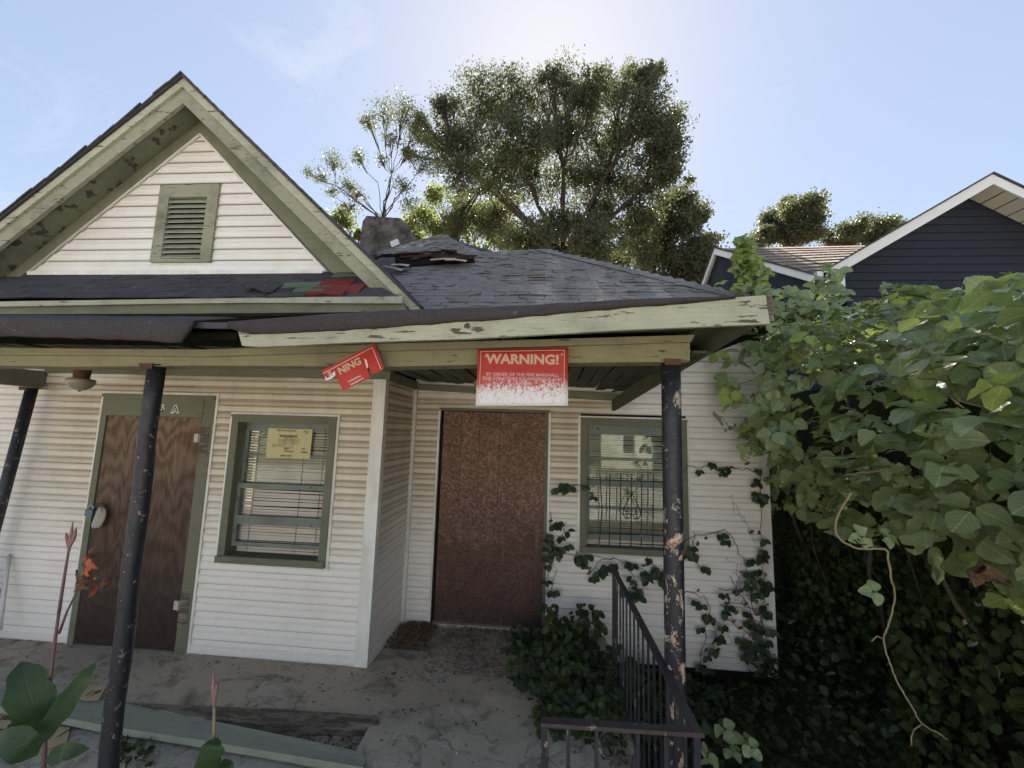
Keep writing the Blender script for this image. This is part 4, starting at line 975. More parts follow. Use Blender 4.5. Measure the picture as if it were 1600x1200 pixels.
for (x, y, s_, me, tp) in ((1370, 925, .052, KL[1], (-.8, 0, -.3)), (1352, 838, .055, KL[3], (-.6, -.1, -.2)), (1384, 838, .05, KL[4], (.7, -.1, -.3))):
    link('leaf', me, rv, Matrix.Translation(-rv.location) @ leaf_frame(P(x, y, YV), tp, (0, -.85, .5), s_, .12))
# wilted brown leaf
for (x, y, Y_, s_, lb) in ((1538, 905, -1.5, .085, 'crumpled brown dead leaf caught in the hedge under the kudzu at far right'),):
    b = MB()
    for k in range(3):
        v, f, u = leaf_shape(8, .38, .3, .7, .7, 90+k); M = Matrix.Rotation(2.1*k, 4, 'X') @ Matrix.Rotation(.4*(k-1), 4, 'Z'); b.add([(M @ Vector((p[0], p[1]+.12*math.sin(p[0]*8+k), p[2]+.12*math.sin(p[0]*11+p[1]*9)))) for p in v], f, u)
    o = link('dead_leaf', b.mesh('dead_leaf', [MAT['dead']], True), None, leaf_frame(P(x, y-25, Y_), (0, 0, -1), (-.2, -.9, .1), s_, .1), label=lb, category='dead leaf')
# kudzu shoot on top, standing in front of the neighbour's house
ks = empty('kudzu_shoot', P(1170, 452, .6), label='tall bright green kudzu shoot standing over the porch roof corner', category='vine')
items = []
for k in range(130):
    t = random.random(); x = np.interp(t, [0, .5, 1], [1172, 1168, 1160])+random.gauss(0, 1)*np.interp(t, [0, .3, 1], [17, 15, 5]); y = 452-82*t
    items.append((leaf_frame(P(x, y, .6+random.gauss(0, .08)), (random.uniform(-1, 1), -.3, -.6), (random.uniform(-.5, .5), -.5, .7), random.uniform(.045, .075), .35), random.choice(KY+KL[:2])))
plant_parts(ks, items, 40); b = MB(); b.tube([P(x, y, .62)-ks.location for x, y in ((1178, 470), (1172, 430), (1166, 395), (1160, 368))], .008, 6); b.build('stem', MAT['stem'], ks, True)

# dark hedge and ground plants below
def leaf_mass(name, n, posfn, meshes, size, parts, **kw):
    items = []
    for k in range(n):
        r_ = posfn()
        if r_ is None: continue
        p, nn, tip = r_; items.append((leaf_frame(p, tip, nn, random.uniform(*size), .45), random.choice(meshes)))
    c = sum((it[0].translation for it in items), Vector())/len(items); o = empty(name, (c.x, c.y, -.3), **kw); plant_parts(o, items, parts); return o
def hedge():
    y = random.uniform(-3.0, 3.0); z = random.uniform(-.38, 1.7); x = 2.75+.35*noise.noise(Vector((y*1.3, z*1.5, 0)))-.25*(1-z/1.6)*(1 if y < .2 else .2)+random.random()**2*.5
    if y > .3: x = max(x, 2.3)
    return Vector((x, y, z)), (-.8, -.3, .45), (-.4, -.3, -.7)
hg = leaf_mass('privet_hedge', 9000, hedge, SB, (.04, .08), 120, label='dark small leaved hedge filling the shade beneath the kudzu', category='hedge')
b = MB()
for k in range(22):
    y = random.uniform(-3, 3); b.tube([q-hg.location for q in jitter_path([(2.9+random.uniform(-.2, .3), y, -.35), (2.75+random.uniform(-.3, .2), y+random.uniform(-.4, .4), 1.4)], 6, .03)], .006, 5)
b.build('twig', MAT['dstem'], hg, True, kind='stuff')
b = MB()      # added dark sheet that closes the hedge against the bright ground behind
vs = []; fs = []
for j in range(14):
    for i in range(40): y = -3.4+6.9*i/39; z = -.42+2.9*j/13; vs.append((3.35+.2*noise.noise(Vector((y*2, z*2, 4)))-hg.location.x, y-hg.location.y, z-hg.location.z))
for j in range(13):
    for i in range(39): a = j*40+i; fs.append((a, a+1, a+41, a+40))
b.add(vs, fs); b.build('dark_core_sheet', MAT['yard'], hg, True, kind='stuff')
def groundcover():
    x = random.uniform(.72, 3.0); y = random.uniform(-2.6, YR-.05 if x < 2.1 else 1.6)
    h = .10+.22*max(0, noise.noise(Vector((x*1.6, y*1.6, 9)))+.3)+.35*max(0, min(1, (x-1.6)))
    return Vector((x, y, -.36+random.random()*h)), (0, -.2, 1), (random.uniform(-1, 1), random.uniform(-1, 1), -.2)
gc_items = []
for k in range(3800):
    p, n, t = groundcover(); gc_items.append((leaf_frame(p, t, n, random.uniform(.03, .085), .4), random.choice(SB+SL+(KD if random.random() < .2 else []))))
tmp = empty('tmp'); plant_parts(tmp, gc_items, 0, 'ground_cover'); o = [c for c in tmp.children][0]; o.parent = None; o['kind'] = 'stuff'; bpy.data.objects.remove(tmp)
# a few bigger pale leaves on the ground by the rail
items = [(leaf_frame(P(x, y, Y_), (random.uniform(-1, 1), -.5, 0), (0, -.5, .8), s_, .2), random.choice(KL)) for (x, y, Y_, s_) in ((1130, 1135, -1.0, .06), (1160, 1150, -1.0, .06), (1108, 1175, -1.2, .06), (1140, 1170, -1.1, .05), (1170, 1165, -1.1, .05))]
yk = empty('young_vine', PZ(1140, 1190, -.3), label='small light green vine sprouting beside the iron railing corner', category='plant'); plant_parts(yk, items, 20)

# shrub growing over the recess step, beside the boarded door
items = []; sb_ = MB(); so = Vector((.2, .1, 0))
for k in range(105):
    x0_ = random.uniform(-.20, .54); y0_ = random.uniform(-.55, YR-.08); edge = min(1, (x0_+.25)/.45)*min(1, max(.25, (y0_+.75)/.9))
    if x0_ < .05 and y0_ < -.15: continue
    L = edge*random.uniform(.15, .58); d = Vector((random.gauss(-.25, .45), random.gauss(-.3, .3), 1)).normalized(); p = Vector((x0_, y0_, .0)); pts = [p]
    for i in range(6): d = (d+Vector((random.gauss(0, .12), random.gauss(-.03, .1), -.13))).normalized(); pts.append(pts[-1]+d*L/6)
    sb_.tube([q-so for q in pts], .0025, 4, False)
    for i in range(1, 7):
        for q in range(3): items.append((leaf_frame(pts[i]+Vector([random.gauss(0, .022) for _ in range(3)]), (random.uniform(-1, 1), -.5, random.uniform(-.7, .1)), (random.uniform(-.3, .2), -.5, .8), random.uniform(.04, .072), .3), random.choice(SL+SB)))
for k in range(700):
    x0_ = random.uniform(-.10, .52); y0_ = random.uniform(-.72, .3); 
    if noise.noise(Vector((x0_*4, y0_*4, 3))) < -.1+(.3 if x0_ < .1 else 0): continue
    items.append((leaf_frame(Vector((x0_, y0_, random.uniform(.0, .09))), (random.uniform(-1, 1), random.uniform(-1, 1), 0), (0, -.3, 1), random.uniform(.025, .045), .4), random.choice(SB)))
sh_ = empty('shade_shrub', so, label='dark leafy shrub crowding the foot of the iron railing beside the reddish boarded door', category='shrub')
sb_.build('stems', MAT['dstem'], sh_, True, kind='stuff'); plant_parts(sh_, items, 170)

# vines on the recessed wall
def wall_vine(paths, label, den=11, dead=.12, Y=YR-.05, size=(.05, .085), group=None):
    root = empty('wall_vine', P(*paths[0][0], Y), label=label, category='vine'); items = []; b = MB()
    for pth in paths:
        pts = jitter_path([P(x, y, Y+random.uniform(-.02, .02)) for x, y in pth], 4, .012)
        b.tube([p-root.location for p in pts], .0032, 5, False)
        L = sum((q-p).length for p, q in zip(pts, pts[1:])); n = int(L*den*.85)
        for k in range(n):
            t = random.random()*(len(pts)-1); i = int(t); p = pts[i].lerp(pts[min(i+1, len(pts)-1)], t-i)+Vector((random.gauss(0, .035), -random.uniform(.0, .07), random.gauss(-.02, .035)))
            isd = random.random() < dead
            for q in range(3 if not isd else 1):
                items.append((leaf_frame(p, ((q-1)*.9, -.1, -.75), (.1*(q-1), -.9, .35), random.uniform(*size)*(.7 if isd else 1), .28), random.choice(SD if isd else SL)))
    b.build('stem', MAT['dstem'], root, True, kind='stuff'); plant_parts(root, items, 90); return root
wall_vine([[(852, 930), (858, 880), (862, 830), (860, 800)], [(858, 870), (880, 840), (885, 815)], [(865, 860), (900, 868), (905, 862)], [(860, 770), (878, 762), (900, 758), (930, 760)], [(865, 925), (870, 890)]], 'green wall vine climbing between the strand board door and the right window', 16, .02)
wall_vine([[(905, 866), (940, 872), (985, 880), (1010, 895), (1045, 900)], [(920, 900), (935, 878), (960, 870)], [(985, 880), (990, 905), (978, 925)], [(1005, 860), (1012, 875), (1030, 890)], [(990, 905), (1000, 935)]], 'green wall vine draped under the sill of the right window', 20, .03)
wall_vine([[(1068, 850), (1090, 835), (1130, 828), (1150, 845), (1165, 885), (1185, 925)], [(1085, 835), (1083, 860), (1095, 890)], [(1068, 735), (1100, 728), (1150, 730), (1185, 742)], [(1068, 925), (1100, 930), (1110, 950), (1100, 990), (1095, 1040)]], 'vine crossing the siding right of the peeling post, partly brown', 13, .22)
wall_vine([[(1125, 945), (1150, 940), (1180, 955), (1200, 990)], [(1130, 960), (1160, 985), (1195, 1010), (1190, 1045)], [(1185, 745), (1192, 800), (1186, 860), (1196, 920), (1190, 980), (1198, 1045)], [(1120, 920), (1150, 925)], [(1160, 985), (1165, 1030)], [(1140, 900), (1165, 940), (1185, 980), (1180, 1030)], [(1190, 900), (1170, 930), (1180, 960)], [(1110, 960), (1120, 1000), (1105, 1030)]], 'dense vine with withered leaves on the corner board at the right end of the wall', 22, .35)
# bare tendrils
b = MB(); rt_ = P(1190, 900, YR-.03)
for k in range(9):
    x = 1150+random.uniform(-20, 45); y = random.uniform(740, 1000); pts = [P(x, y, YR-.03)]
    for i in range(7): x += random.gauss(0, 6); y += random.uniform(-4, 18); pts.append(P(min(x, 1203), y, YR-.03+random.gauss(0, .008)))
    b.tube([p-rt_ for p in pts], .0016, 4, False)
o = b.build('dry_tendrils', MAT['dstem'], None, True); o.location = rt_; o['kind'] = 'stuff'

# ---------------------------------------------------------------- iron railing
rl = empty('iron_railing', (.568, -1.66, -.1), label='rusty black wrought iron railing round the right side of the porch', category='railing')
XRL = .568; zt = .80
def rp_(name, mb, mat=MAT['iron'], smooth=False): o = mb.build(name, mat, rl, smooth); 
def lv(*p): return Vector(p)-rl.location
b = MB(); b.bar(lv(XRL, -1.68, zt), lv(XRL+.002, .04, zt), .034, .016, (0, 0, 1)); rp_('top_rail', b, MAT['railtop'])
b = MB(); b.bar(lv(.01, -1.68, zt-.001), lv(XRL+.021, -1.662, zt-.001), .036, .014); rp_('top_rail', b, MAT['railtop'])
b = MB(); b.bar(lv(XRL, -1.62, .02), lv(XRL, .02, .10), .024, .012); rp_('bottom_rail', b)
b = MB(); b.bar(lv(XRL, .05, -.05), lv(XRL, .05, zt+.02), .028, .028, (0, 1, 0)); rp_('newel', b)
b = MB(); b.bar(lv(.026, -1.68, -.35), lv(.026, -1.68, zt-.012), .028, .028, (0, 1, 0)); rp_('newel', b)
b = MB(); b.bar(lv(XRL, -1.66, -.45), lv(XRL, -1.66, zt-.012), .022, .022, (0, 1, 0)); rp_('newel', b)
for k in range(14):
    y = -1.54+k*.112; b = MB(); b.bar(lv(XRL+random.uniform(-.004, .004), y+random.uniform(-.006, .006), .02), lv(XRL, y, zt-.011), .0105, .0105, (0, 1, 0)); rp_('baluster', b)
for xp in (888, 932, 996, 1040):
    q = P(xp, 1170, -1.675); b = MB(); b.bar(lv(q.x, -1.675, -.3), lv(q.x, -1.675, zt-.012), .0125, .0125, (0, 1, 0)); rp_('baluster', b)
for (xs_, flip) in ((932, 1), (996, -1)):
    pix = [(0, 26), (2, 12), (8, 4), (18, 0)] if flip > 0 else [(-32, 0), (-18, 8), (-6, 22), (-1, 40), (-6, 56), (-14, 68)]
    pix = [(934, 1172), (935, 1158), (941, 1147), (950, 1141)] if flip > 0 else [(968, 1142), (980, 1146), (989, 1158), (994, 1175), (990, 1190), (984, 1210)]
    if flip > 0: pix = [(963, 1164), (963, 1174), (958, 1182), (949, 1184), (940, 1178), (935, 1166), (935, 1154), (941, 1145), (950, 1140)]
    b = MB(); b.tube([P(x, y, -1.672)-rl.location for x, y in pix], .0065, 6); rp_('scroll', b, MAT['iron'], True)

# ---------------------------------------------------------------- loose things on the porch
# ceiling lights
def ceiling_light(q, r_, lab, tilt=0):
    o = empty('ceiling_light', q, label=lab, category='ceiling light', group='old globe lights on the porch ceiling')
    b = MB(); b.tube([(0, 0, .125), (0, 0, .11), (0, 0, .0), (0, 0, -.05)], [r_*.8, r_*.6, r_*.62, r_*.55], 16); b.build('base', MAT['rust'], o, True)
    b = MB(); n = 20; prof_ = [(r_*.6, -.045), (r_*.95, -.052), (r_, -.066), (r_*.93, -.09), (r_*.72, -.115), (r_*.4, -.132), (r_*.12, -.139)]
    vs = [((rad+.0025*(k % 2))*math.cos(2*math.pi*k/n), (rad+.0025*(k % 2))*math.sin(2*math.pi*k/n), z) for rad, z in prof_ for k in range(n)]
    b.add(vs, [(i*n+k, i*n+(k+1) % n, (i+1)*n+(k+1) % n, (i+1)*n+k) for i in range(len(prof_)-1) for k in range(n)]+[tuple(len(vs)-n+k for k in range(n))]); b.build('globe', MAT['globe'], o, True)
    b = MB(); b.tube([(0, 0, -.136), (0, 0, -.148)], .008, 8); b.build('finial', MAT['rust'], o)
q = P(127, 592, -.5); ceiling_light(Vector((q.x, -.5, q.z+.05)), .082, 'ribbed glass globe light with rusty base on the left of the porch ceiling')
q = P(757, 598, -.1); ceiling_light(Vector((q.x, -.1, q.z+.06)), .085, 'dark globe light half hidden behind the large red sign')
# large red warning sign
def signmat(name):
    m = NT(name, .5, .3); uv = m.node('ShaderNodeTexCoord').outputs['UV']; u, v, _ = m.sep(uv)
    red = m.mix(m.noise(1, 4, .6, 0, m.mapv((1, 1, 3))), (.42, .030, .026), (.52, .055, .045))
    red = m.mix(m.ramp(v, [(.35, .55), (.6, 0)]), red, (.50, .14, .12))
    n = m.noise(1, 6, .85, 0, m.mapv((260, 260, 190))); n2 = m.noise(1, 3, .7, 0, m.mapv((60, 60, 42)))
    e = m.math('ADD', m.math('MULTIPLY', n, .65), m.math('MULTIPLY', n2, .35))
    thr = m.ramp(v, [(0, .40), (.2, .44), (.42, .53), (.55, .63), (.66, .72), (1, .80)])
    dif = m.math('SUBTRACT', e, thr); mask = m.ramp(m.math('ADD', dif, .5), [(.5, 0), (.515, 1)])
    white = m.mix(m.ramp(m.noise(1, 3, .6, 0, m.mapv((300, 300, 150))), [(.62, 0), (.66, .55)]), (.78, .76, .78), (.30, .20, .22))
    m.color(m.mix(mask, red, white)); return m.m
MAT['sign'] = signmat('faded_red_sign'); m = NT('red_sign_vinyl', .5, .3); MAT['red'] = m.color(m.mix(m.noise(1, 4, .6, 0, m.mapv((8, 8, 8))), (.46, .035, .03), (.55, .07, .05))).m
S = [P(x, y, -1.345) for x, y in ((743, 634), (887, 634.5), (888, 543), (747, 545.5))]
sg = empty('warning_sign', (S[0]+S[1])/2, label='large rectangular red warning sign fading to white, nailed to the porch beam', category='sign', group='red warning signs on the porch beam')
b = MB(); nx, ny = 12, 8; vs = []; uv = []
def sgp(u, v, off=0):
    p = S[0].lerp(S[1], u).lerp(S[3].lerp(S[2], u), v); return p+Vector((0, -off-.006*math.sin(u*5)*(1-v)-.035*(1-v)**2*u**3-.010*math.sin(v*4+u*3)*u*(1-u), 0))-sg.location
for o_ in (0, -.004):
    for j in range(ny+1):
        for i in range(nx+1): vs.append(sgp(i/nx, j/ny, o_)); uv.append((i/nx, j/ny))
N = (nx+1)*(ny+1); fs = []
for j in range(ny):
    for i in range(nx): a = j*(nx+1)+i; fs.append((a, a+1, a+nx+2, a+nx+1)); fs.append((N+a, N+a+nx+1, N+a+nx+2, N+a+1))
for i in range(nx): fs.append((i+1, i, N+i, N+i+1)); a = ny*(nx+1)+i; fs.append((a, a+1, N+a+1, N+a))
for j in range(ny): a = j*(nx+1); fs.append((a, a+nx+1, N+a+nx+1, N+a)); a += nx; fs.append((a+nx+1, a, N+a, N+a+nx+1))
b.add(vs, fs, uv); b.build('panel', MAT['sign'], sg, True)
b = MB()
for (u0, v0, u1, v1) in ((.035, .955, .958, .955), (.035, .30, .035, .955), (.958, .30, .958, .955)):
    n_ = 8; w = (.004, 0) if u0 == u1 else (0, .006)
    for i in range(n_):
        ta, tb = i/n_, (i+1)/n_; A = [(u0+(u1-u0)*t, v0+(v1-v0)*t) for t in (ta, tb)]
        b.add([sgp(A[0][0]-w[0], A[0][1]-w[1], .0015), sgp(A[1][0]+w[0]*(-1), A[1][1]-w[1], .0015), sgp(A[1][0]+w[0], A[1][1]+w[1], .0015), sgp(A[0][0]+w[0], A[0][1]+w[1], .0015)], [(0, 1, 2, 3)])
b.build('border_line', MAT['cream'], sg)
m = NT('faded_print', .6); MAT['fadeprint'] = m.color((.68, .40, .38)).m
def sign_text(root, s, size, u, v, mat, off=0, sx=1.0, pt=None, rot=0):
    o = text_obj(s, size, mat, 'lettering', root, off, .0004); p = sgp(u, v, .002) if pt is None else pt
    o.matrix_basis = Matrix.Translation(p) @ Matrix.Rotation(rot, 4, 'Y') @ UP @ Matrix.Diagonal((sx, 1, 1, 1)); return o
SW = (S[1]-S[0]).length
for (s, size, v, off, mt, sx) in (('WARNING!', .066, .80, .0024, MAT['cream'], 1.06), ('BY ORDER OF THE FIRE MARSHALL', .0215, .535, .0004, MAT['fadeprint'], 1.05), ('THIS STRUCTURE IS DANGEROUS AND', .0215, .462, .0005, MAT['fadeprint'], 1.03), ('UNSAFE', .0215, .385, .0005, MAT['fadeprint'], 1.1)):
    sign_text(sg, s, size, .50, v, mt, off, sx)
for (u, v) in ((.09, .87), (.93, .88)):
    b = MB(); p = sgp(u, v, 0); b.tube([p, p+Vector((0, -.004, 0))], .005, 8); b.build('nail', MAT['zinc'], sg)
# torn sign
pix = [(505, 579.5), (585, 537), (602, 577), (583.5, 586), (573.5, 567.5), (571, 563), (575, 577), (580, 590.5), (539, 611.5), (533, 600), (527.5, 587), (521, 592), (512.5, 596)]
ts = empty('warning_sign', P(545, 575, -1.35), label='torn tilted remnant of a red warning sign hanging from the beam above the left window', category='sign', group='red warning signs on the porch beam')
import mathutils.geometry as mg
pts = [P(x, y, -1.35)-ts.location+Vector((0, -.02*((y-537)/70), 0)) for x, y in pix]; tri = mg.tessellate_polygon([pts])
b = MB(); n = len(pts); b.add(pts+[p+Vector((0, .003, 0)) for p in pts], [tuple(t) for t in tri]+[tuple(n+q for q in reversed(t)) for t in tri]+[(i, (i+1) % n, n+(i+1) % n, n+i) for i in range(n)]); b.build('panel', MAT['red'], ts)
def tsp(x, y): return P(x, y, -1.352)-ts.location+Vector((0, -.02*((y-537)/70)-.002, 0))
def flat(pixs, mat, name):
    pp = [tsp(x, y) for x, y in pixs]; t = mg.tessellate_polygon([pp]); b = MB(); b.add(pp, [tuple(q) for q in t]); b.build(name, mat, ts)
def lineq(x0, y0, x1, y1, w): dx, dy = x1-x0, y1-y0; L = math.hypot(dx, dy); nx_, ny_ = -dy/L*w, dx/L*w; return [(x0-nx_, y0-ny_), (x1-nx_, y1-ny_), (x1+nx_, y1+ny_), (x0+nx_, y0+ny_)]
flat(lineq(507, 584.5, 582, 543, .45), MAT['wprint'], 'border_line'); flat(lineq(582, 543, 597, 578, .45), MAT['wprint'], 'border_line')
flat([(510, 588), (515, 592), (525, 580), (527, 587), (521, 592), (512.5, 596)], MAT['wprint'], 'torn_paper')
flat([(571, 563), (569, 560), (574, 563), (577, 573), (575, 577)], MAT['wprint'], 'torn_paper')
ang = math.atan2(585-560, 565-525)*.9
for (s, size, x, y, off) in (('NING', .050, 548.5, 573, .002), ('E MARSHALL', .013, 557, 592.5, .0002), ('DANGEROUS', .012, 561, 597, .0002), ('R', .04, 519, 585.5, .001)):
    sign_text(ts, s, size, 0, 0, MAT['cream'] if size > .03 else MAT['wprint'], off, 1, tsp(x, y)+Vector((0, -.0015, 0)), -R(28.5))
# yellow notice on the window
m = NT('yellow_paper', .8, .1); MAT['yellow'] = m.color(m.mix(m.noise(12), (.55, .49, .26), (.64, .57, .32))).m
N4 = [P(x, y, .055) for x, y in ((415, 715), (484, 717), (489, 671), (420, 669))]
nt = empty('paper_notice', N4[0].lerp(N4[2], .5), label='yellow paper warning notice taped to the upper pane of the left window', category='notice')
def ntp(u, v, o_=0): return N4[0].lerp(N4[1], u).lerp(N4[3].lerp(N4[2], u), v)+Vector((0, -.006*math.sin(u*3.1)-.004*v-o_, 0))-nt.location
b = MB(); vs = [ntp(i/8, j/5) for j in range(6) for i in range(9)]; b.add(vs, [(j*9+i, j*9+i+1, j*9+i+10, j*9+i+9) for j in range(5) for i in range(8)]); b.build('sheet', MAT['yellow'], nt, True)
def nt_text(s, size, u, v, off=0, shear=0, rot=0):
    o = text_obj(s, size, MAT['ink'], 'lettering', nt, off, .0002, shear=shear); o.matrix_basis = Matrix.Translation(ntp(u, v, .002)) @ Matrix.Rotation(rot, 4, 'Y') @ UP
nt_text('1079 Welch Street SW', .019, .42, .93, .0003, .3); nt_text('July 12', .017, .86, .93, .0002, .3); nt_text('2018', .015, .88, .87, .0002, .3)
nt_text('WARNING', .034, .48, .74, .0006); nt_text('AC', .022, .84, .33, .0004, .2); nt_text('Collect', .022, .86, .22, .0003, .35); nt_text('Chase', .018, .45, .33, .0003, .3); nt_text('Thurmond', .02, .52, .24, .0003, .3); nt_text('READ NOW', .019, .48, .08, .0004)
for i, v in enumerate((.64, .60, .56, .50, .46, .42, .38)): nt_text('this structure is in violation of code and must be kept closed'[:60 if i < 4 else 30], .0082, .5 if i < 4 else .25, v)
b = MB()
for r_ in (.052, .040):
    for k in range(32):
        a0, a1 = 2*math.pi*k/32, 2*math.pi*(k+1)/32; c_ = ntp(.5, .52, .0025); b.add([c_+Vector((math.cos(a)*q, 0, math.sin(a)*q)) for a, q in ((a0, r_), (a1, r_), (a1, r_-.002), (a0, r_-.002))], [(0, 1, 2, 3)])
for k in range(10): a = 2*math.pi*k/10; b.add([c_+Vector((math.cos(a+d_)*q, 0, math.sin(a+d_)*q)) for d_, q in ((-.03, .012), (.03, .012), (.01, .038), (-.01, .038))], [(0, 1, 2, 3)])
b.build('round_seal', MAT['ink'], nt)
b = MB(); b.bar(P(392, 692, .05)-nt.location, P(412, 676, .05)-nt.location, .003, .012, (0, 1, 0)); b.build('tape', MAT['wprint'], nt)
# padlock and rag on door 1
pl = empty('padlock', P(145, 799, -.05), label='blue padlock hanging from the hasp of the plywood door', category='padlock')
b = MB(); b.box(-.038, .030, -.03, .0, -.035, .02); b.build('body', MAT['lockblue'], pl); b = MB(); b.tube([(-.02, -.015, .02), (-.02, -.015, .045), (.0, -.015, .06), (.015, -.015, .045), (.015, -.015, .02)], .006, 6); b.build('shackle', MAT['zinc'], pl, True)
b = MB(); b.box(.0, .10, -.0, .004, .04, .065); b.build('hasp', MAT['rust'], pl)
rg = P(158, 802, -.06); b = MB(); vs = []; fs = []; n = 14
for j in range(9):
    t = j/8; r_ = [.012, .028, .036, .038, .04, .042, .043, .040, .030][j]; zc = .055-.17*t
    for k in range(n): a = 2*math.pi*k/n; q = r_*(1+.28*math.sin(3*a+j*.5)+.12*math.sin(7*a)); vs.append((q*math.cos(a)+.012*math.sin(t*4), q*.55*math.sin(a)-.01, zc+.006*math.sin(5*a)))
for j in range(8):
    for k in range(n): fs.append((j*n+(k+1) % n, j*n+k, (j+1)*n+k, (j+1)*n+(k+1) % n))
fs.append(tuple(range(n))); fs.append(tuple(8*n+k for k in reversed(range(n)))); b.add(vs, fs)
o = b.build('rag', MAT['rag'], None, True, label='dirty grey rag tied over the door hasp beside the blue padlock', category='rag'); o.location = rg
# white pipe leaning on the wall
b = MB(); a = P(15, 866, -.04); c = P(0, 985, -.16); b.tube([(0, 0, 0), a-c], .012, 10); o = b.build('plastic_pipe', MAT['pvc'], None, True, label='thin white plastic pipe leaning on the siding at the far left', category='pipe'); o.location = c
# timber and planks on the ground
def slab_pix(name, pix, z, th, mat, **kw):
    pts = [PZ(x, y, z) for x, y in pix]; c = sum(pts, Vector())/len(pts); c.z = z-th; b = MB(); n = len(pts)
    top = [p-c+Vector((0, 0, random.uniform(-.003, .003))) for p in pts]; bt = [Vector((p.x, p.y, 0)) for p in top]
    b.add(top+bt, [tuple(range(n-1, -1, -1)), tuple(range(n, 2*n))]+[(i, (i+1) % n, n+(i+1) % n, n+i) for i in range(n)])
    o = b.build(name, mat, None, **kw); o.location = c; return o
slab_pix('plank', [(-60, 1076), (60, 1082), (130, 1089), (192, 1098), (330, 1125), (470, 1155), (566, 1176), (571, 1188), (568, 1200), (400, 1170), (250, 1146), (160, 1133), (60, 1113), (-60, 1095)], .005, .04, MAT['plank'], label='long flat green painted plank lying along the front of the porch behind the left post', category='plank')
slab_pix('timber', [(196, 1098), (260, 1100), (420, 1107), (520, 1113), (592, 1119), (592, 1131), (560, 1132), (400, 1126), (300, 1120)], .012, .10, MAT['rotwood'], label='rotten grey timber with green paint edging the porch slab', category='timber')
# cardboard scraps with handwriting
m = NT('cardboard', .9, .1); MAT['card'] = m.color(m.mix(m.noise(7), (.46, .36, .21), (.54, .43, .27))).m
def card(pix, z, txts, label):
    pts = [PZ(x, y, z) for x, y in pix]; c = sum(pts, Vector())/len(pts); o = empty('cardboard_scrap', c, label=label, category='cardboard', group='handwritten cardboard scraps by the planks'); b = MB(); n = len(pts)
    b.add([p-c for p in pts]+[p-c-Vector((0, 0, .004)) for p in pts], [tuple(range(n-1, -1, -1)), tuple(range(n, 2*n))]+[(i, (i+1) % n, n+(i+1) % n, n+i) for i in range(n)]); b.build('sheet', MAT['card'], o)
    for (s, size, x, y, rot) in txts:
        t_ = text_obj(s, size, MAT['ink'], 'lettering', o, .0006, .0002, shear=.2); t_.matrix_basis = Matrix.Translation(PZ(x, y, z+.002)-c) @ Matrix.Rotation(R(rot), 4, 'Z')
card([(120, 1090), (138, 1076), (168, 1070), (154, 1093), (135, 1094)], .022, [('19', .075, 143, 1083, 12)], 'small cardboard scrap marked 19 between the left post and the plank')
card([(-40, 1105), (0, 1112), (24, 1117), (60, 1132), (110, 1136), (104, 1160), (40, 1180), (-40, 1180)], -.055, [('such', .07, 18, 1121, 5), ('Sell', .10, 22, 1136, 3), ('1', .09, 97, 1146, 10)], 'torn cardboard sheet with handwriting under the canna leaves at bottom left')

# ---------------------------------------------------------------- canna plants
def canna_leaf(pts_w, width, seed=0, wavy=.1):
    """blade along a path of world points, folded on its midrib"""
    b = MB(); n = len(pts_w); vs = []; uv = []; rr_ = random.Random(seed); view = (pts_w[n//2]-CAM).normalized()
    for i, p in enumerate(pts_w):
        t = i/(n-1); d = (pts_w[min(i+1, n-1)]-pts_w[max(i-1, 0)]).normalized(); s_ = d.cross(view).normalized(); w = width*(math.sin(math.pi*(t**.75))**.7 if 0 < t < 1 else .03)
        for k, q in enumerate((-1, -.5, 0, .5, 1)): vs.append(p+s_*w*q*(1+wavy*math.sin(i*1.7+k))+view*(-.22*w*abs(q)+.03*w*math.sin(i*1.3+k*2))); uv.append((t, .5+q*.48))
    b.add(vs, [(i*5+k, i*5+k+1, (i+1)*5+k+1, (i+1)*5+k) for i in range(n-1) for k in range(4)], uv); return b
def blade(root, pix, Y, width, seed, bow=.05):
    pts = [P(x, y, Y-bow*math.sin(math.pi*i/(len(pix)-1))) for i, (x, y) in enumerate(pix)]; fine = []
    for a, c_ in zip(pts, pts[1:]): fine += [a.lerp(c_, k/3) for k in range(3)]
    fine.append(pts[-1]); m_ = canna_leaf(fine, width, seed); m_.v = [tuple(Vector(v)-root.location) for v in m_.v]; m_.build('leaf', MAT['canna'], root, True)
YC = -1.75
cn = empty('canna', P(72, 1215, YC), label='canna lily with wilted orange flowers, left of the left post', category='canna', group='canna lilies in front of the porch')
cl_ = cn.location
b = MB(); b.tube([P(x, y, YC)-cl_ for x, y in ((66, 1260), (70, 1160), (74, 1100), (80, 1050), (88, 985), (92, 958))], [.008, .0075, .007, .006, .0055, .005], 8); b.build('stem', MAT['cstem'], cn, True)
b = MB(); b.tube([P(x, y, YC)-cl_ for x, y in ((92, 958), (96, 930), (104, 880), (109, 850))], [.006, .0055, .0045, .004], 8); b.build('flower_stalk', MAT['cstem'], cn, True)
b = MB(); b.tube([P(x, y, YC)-cl_ for x, y in ((92, 990), (105, 955), (120, 925), (130, 905))], [.005, .004, .004, .003], 6); b.build('flower_stalk', MAT['cstem'], cn, True)
def bud(root, pix, r0, mat=MAT['bud'], Y=YC, name='bud'):
    b = MB(); b.tube([P(x, y, Y)-root.location for x, y in pix], [r0*.5, r0, r0*.8, .0012][:len(pix)], 7); b.build(name, mat, root, True)
for pix in (((108, 862), (110, 845), (112, 830), (114, 815)), ((108, 860), (106, 846), (104, 838), (103, 832)), ((109, 856), (115, 842), (118, 830), (119, 824))): bud(cn, pix, .007)
random.seed(11)
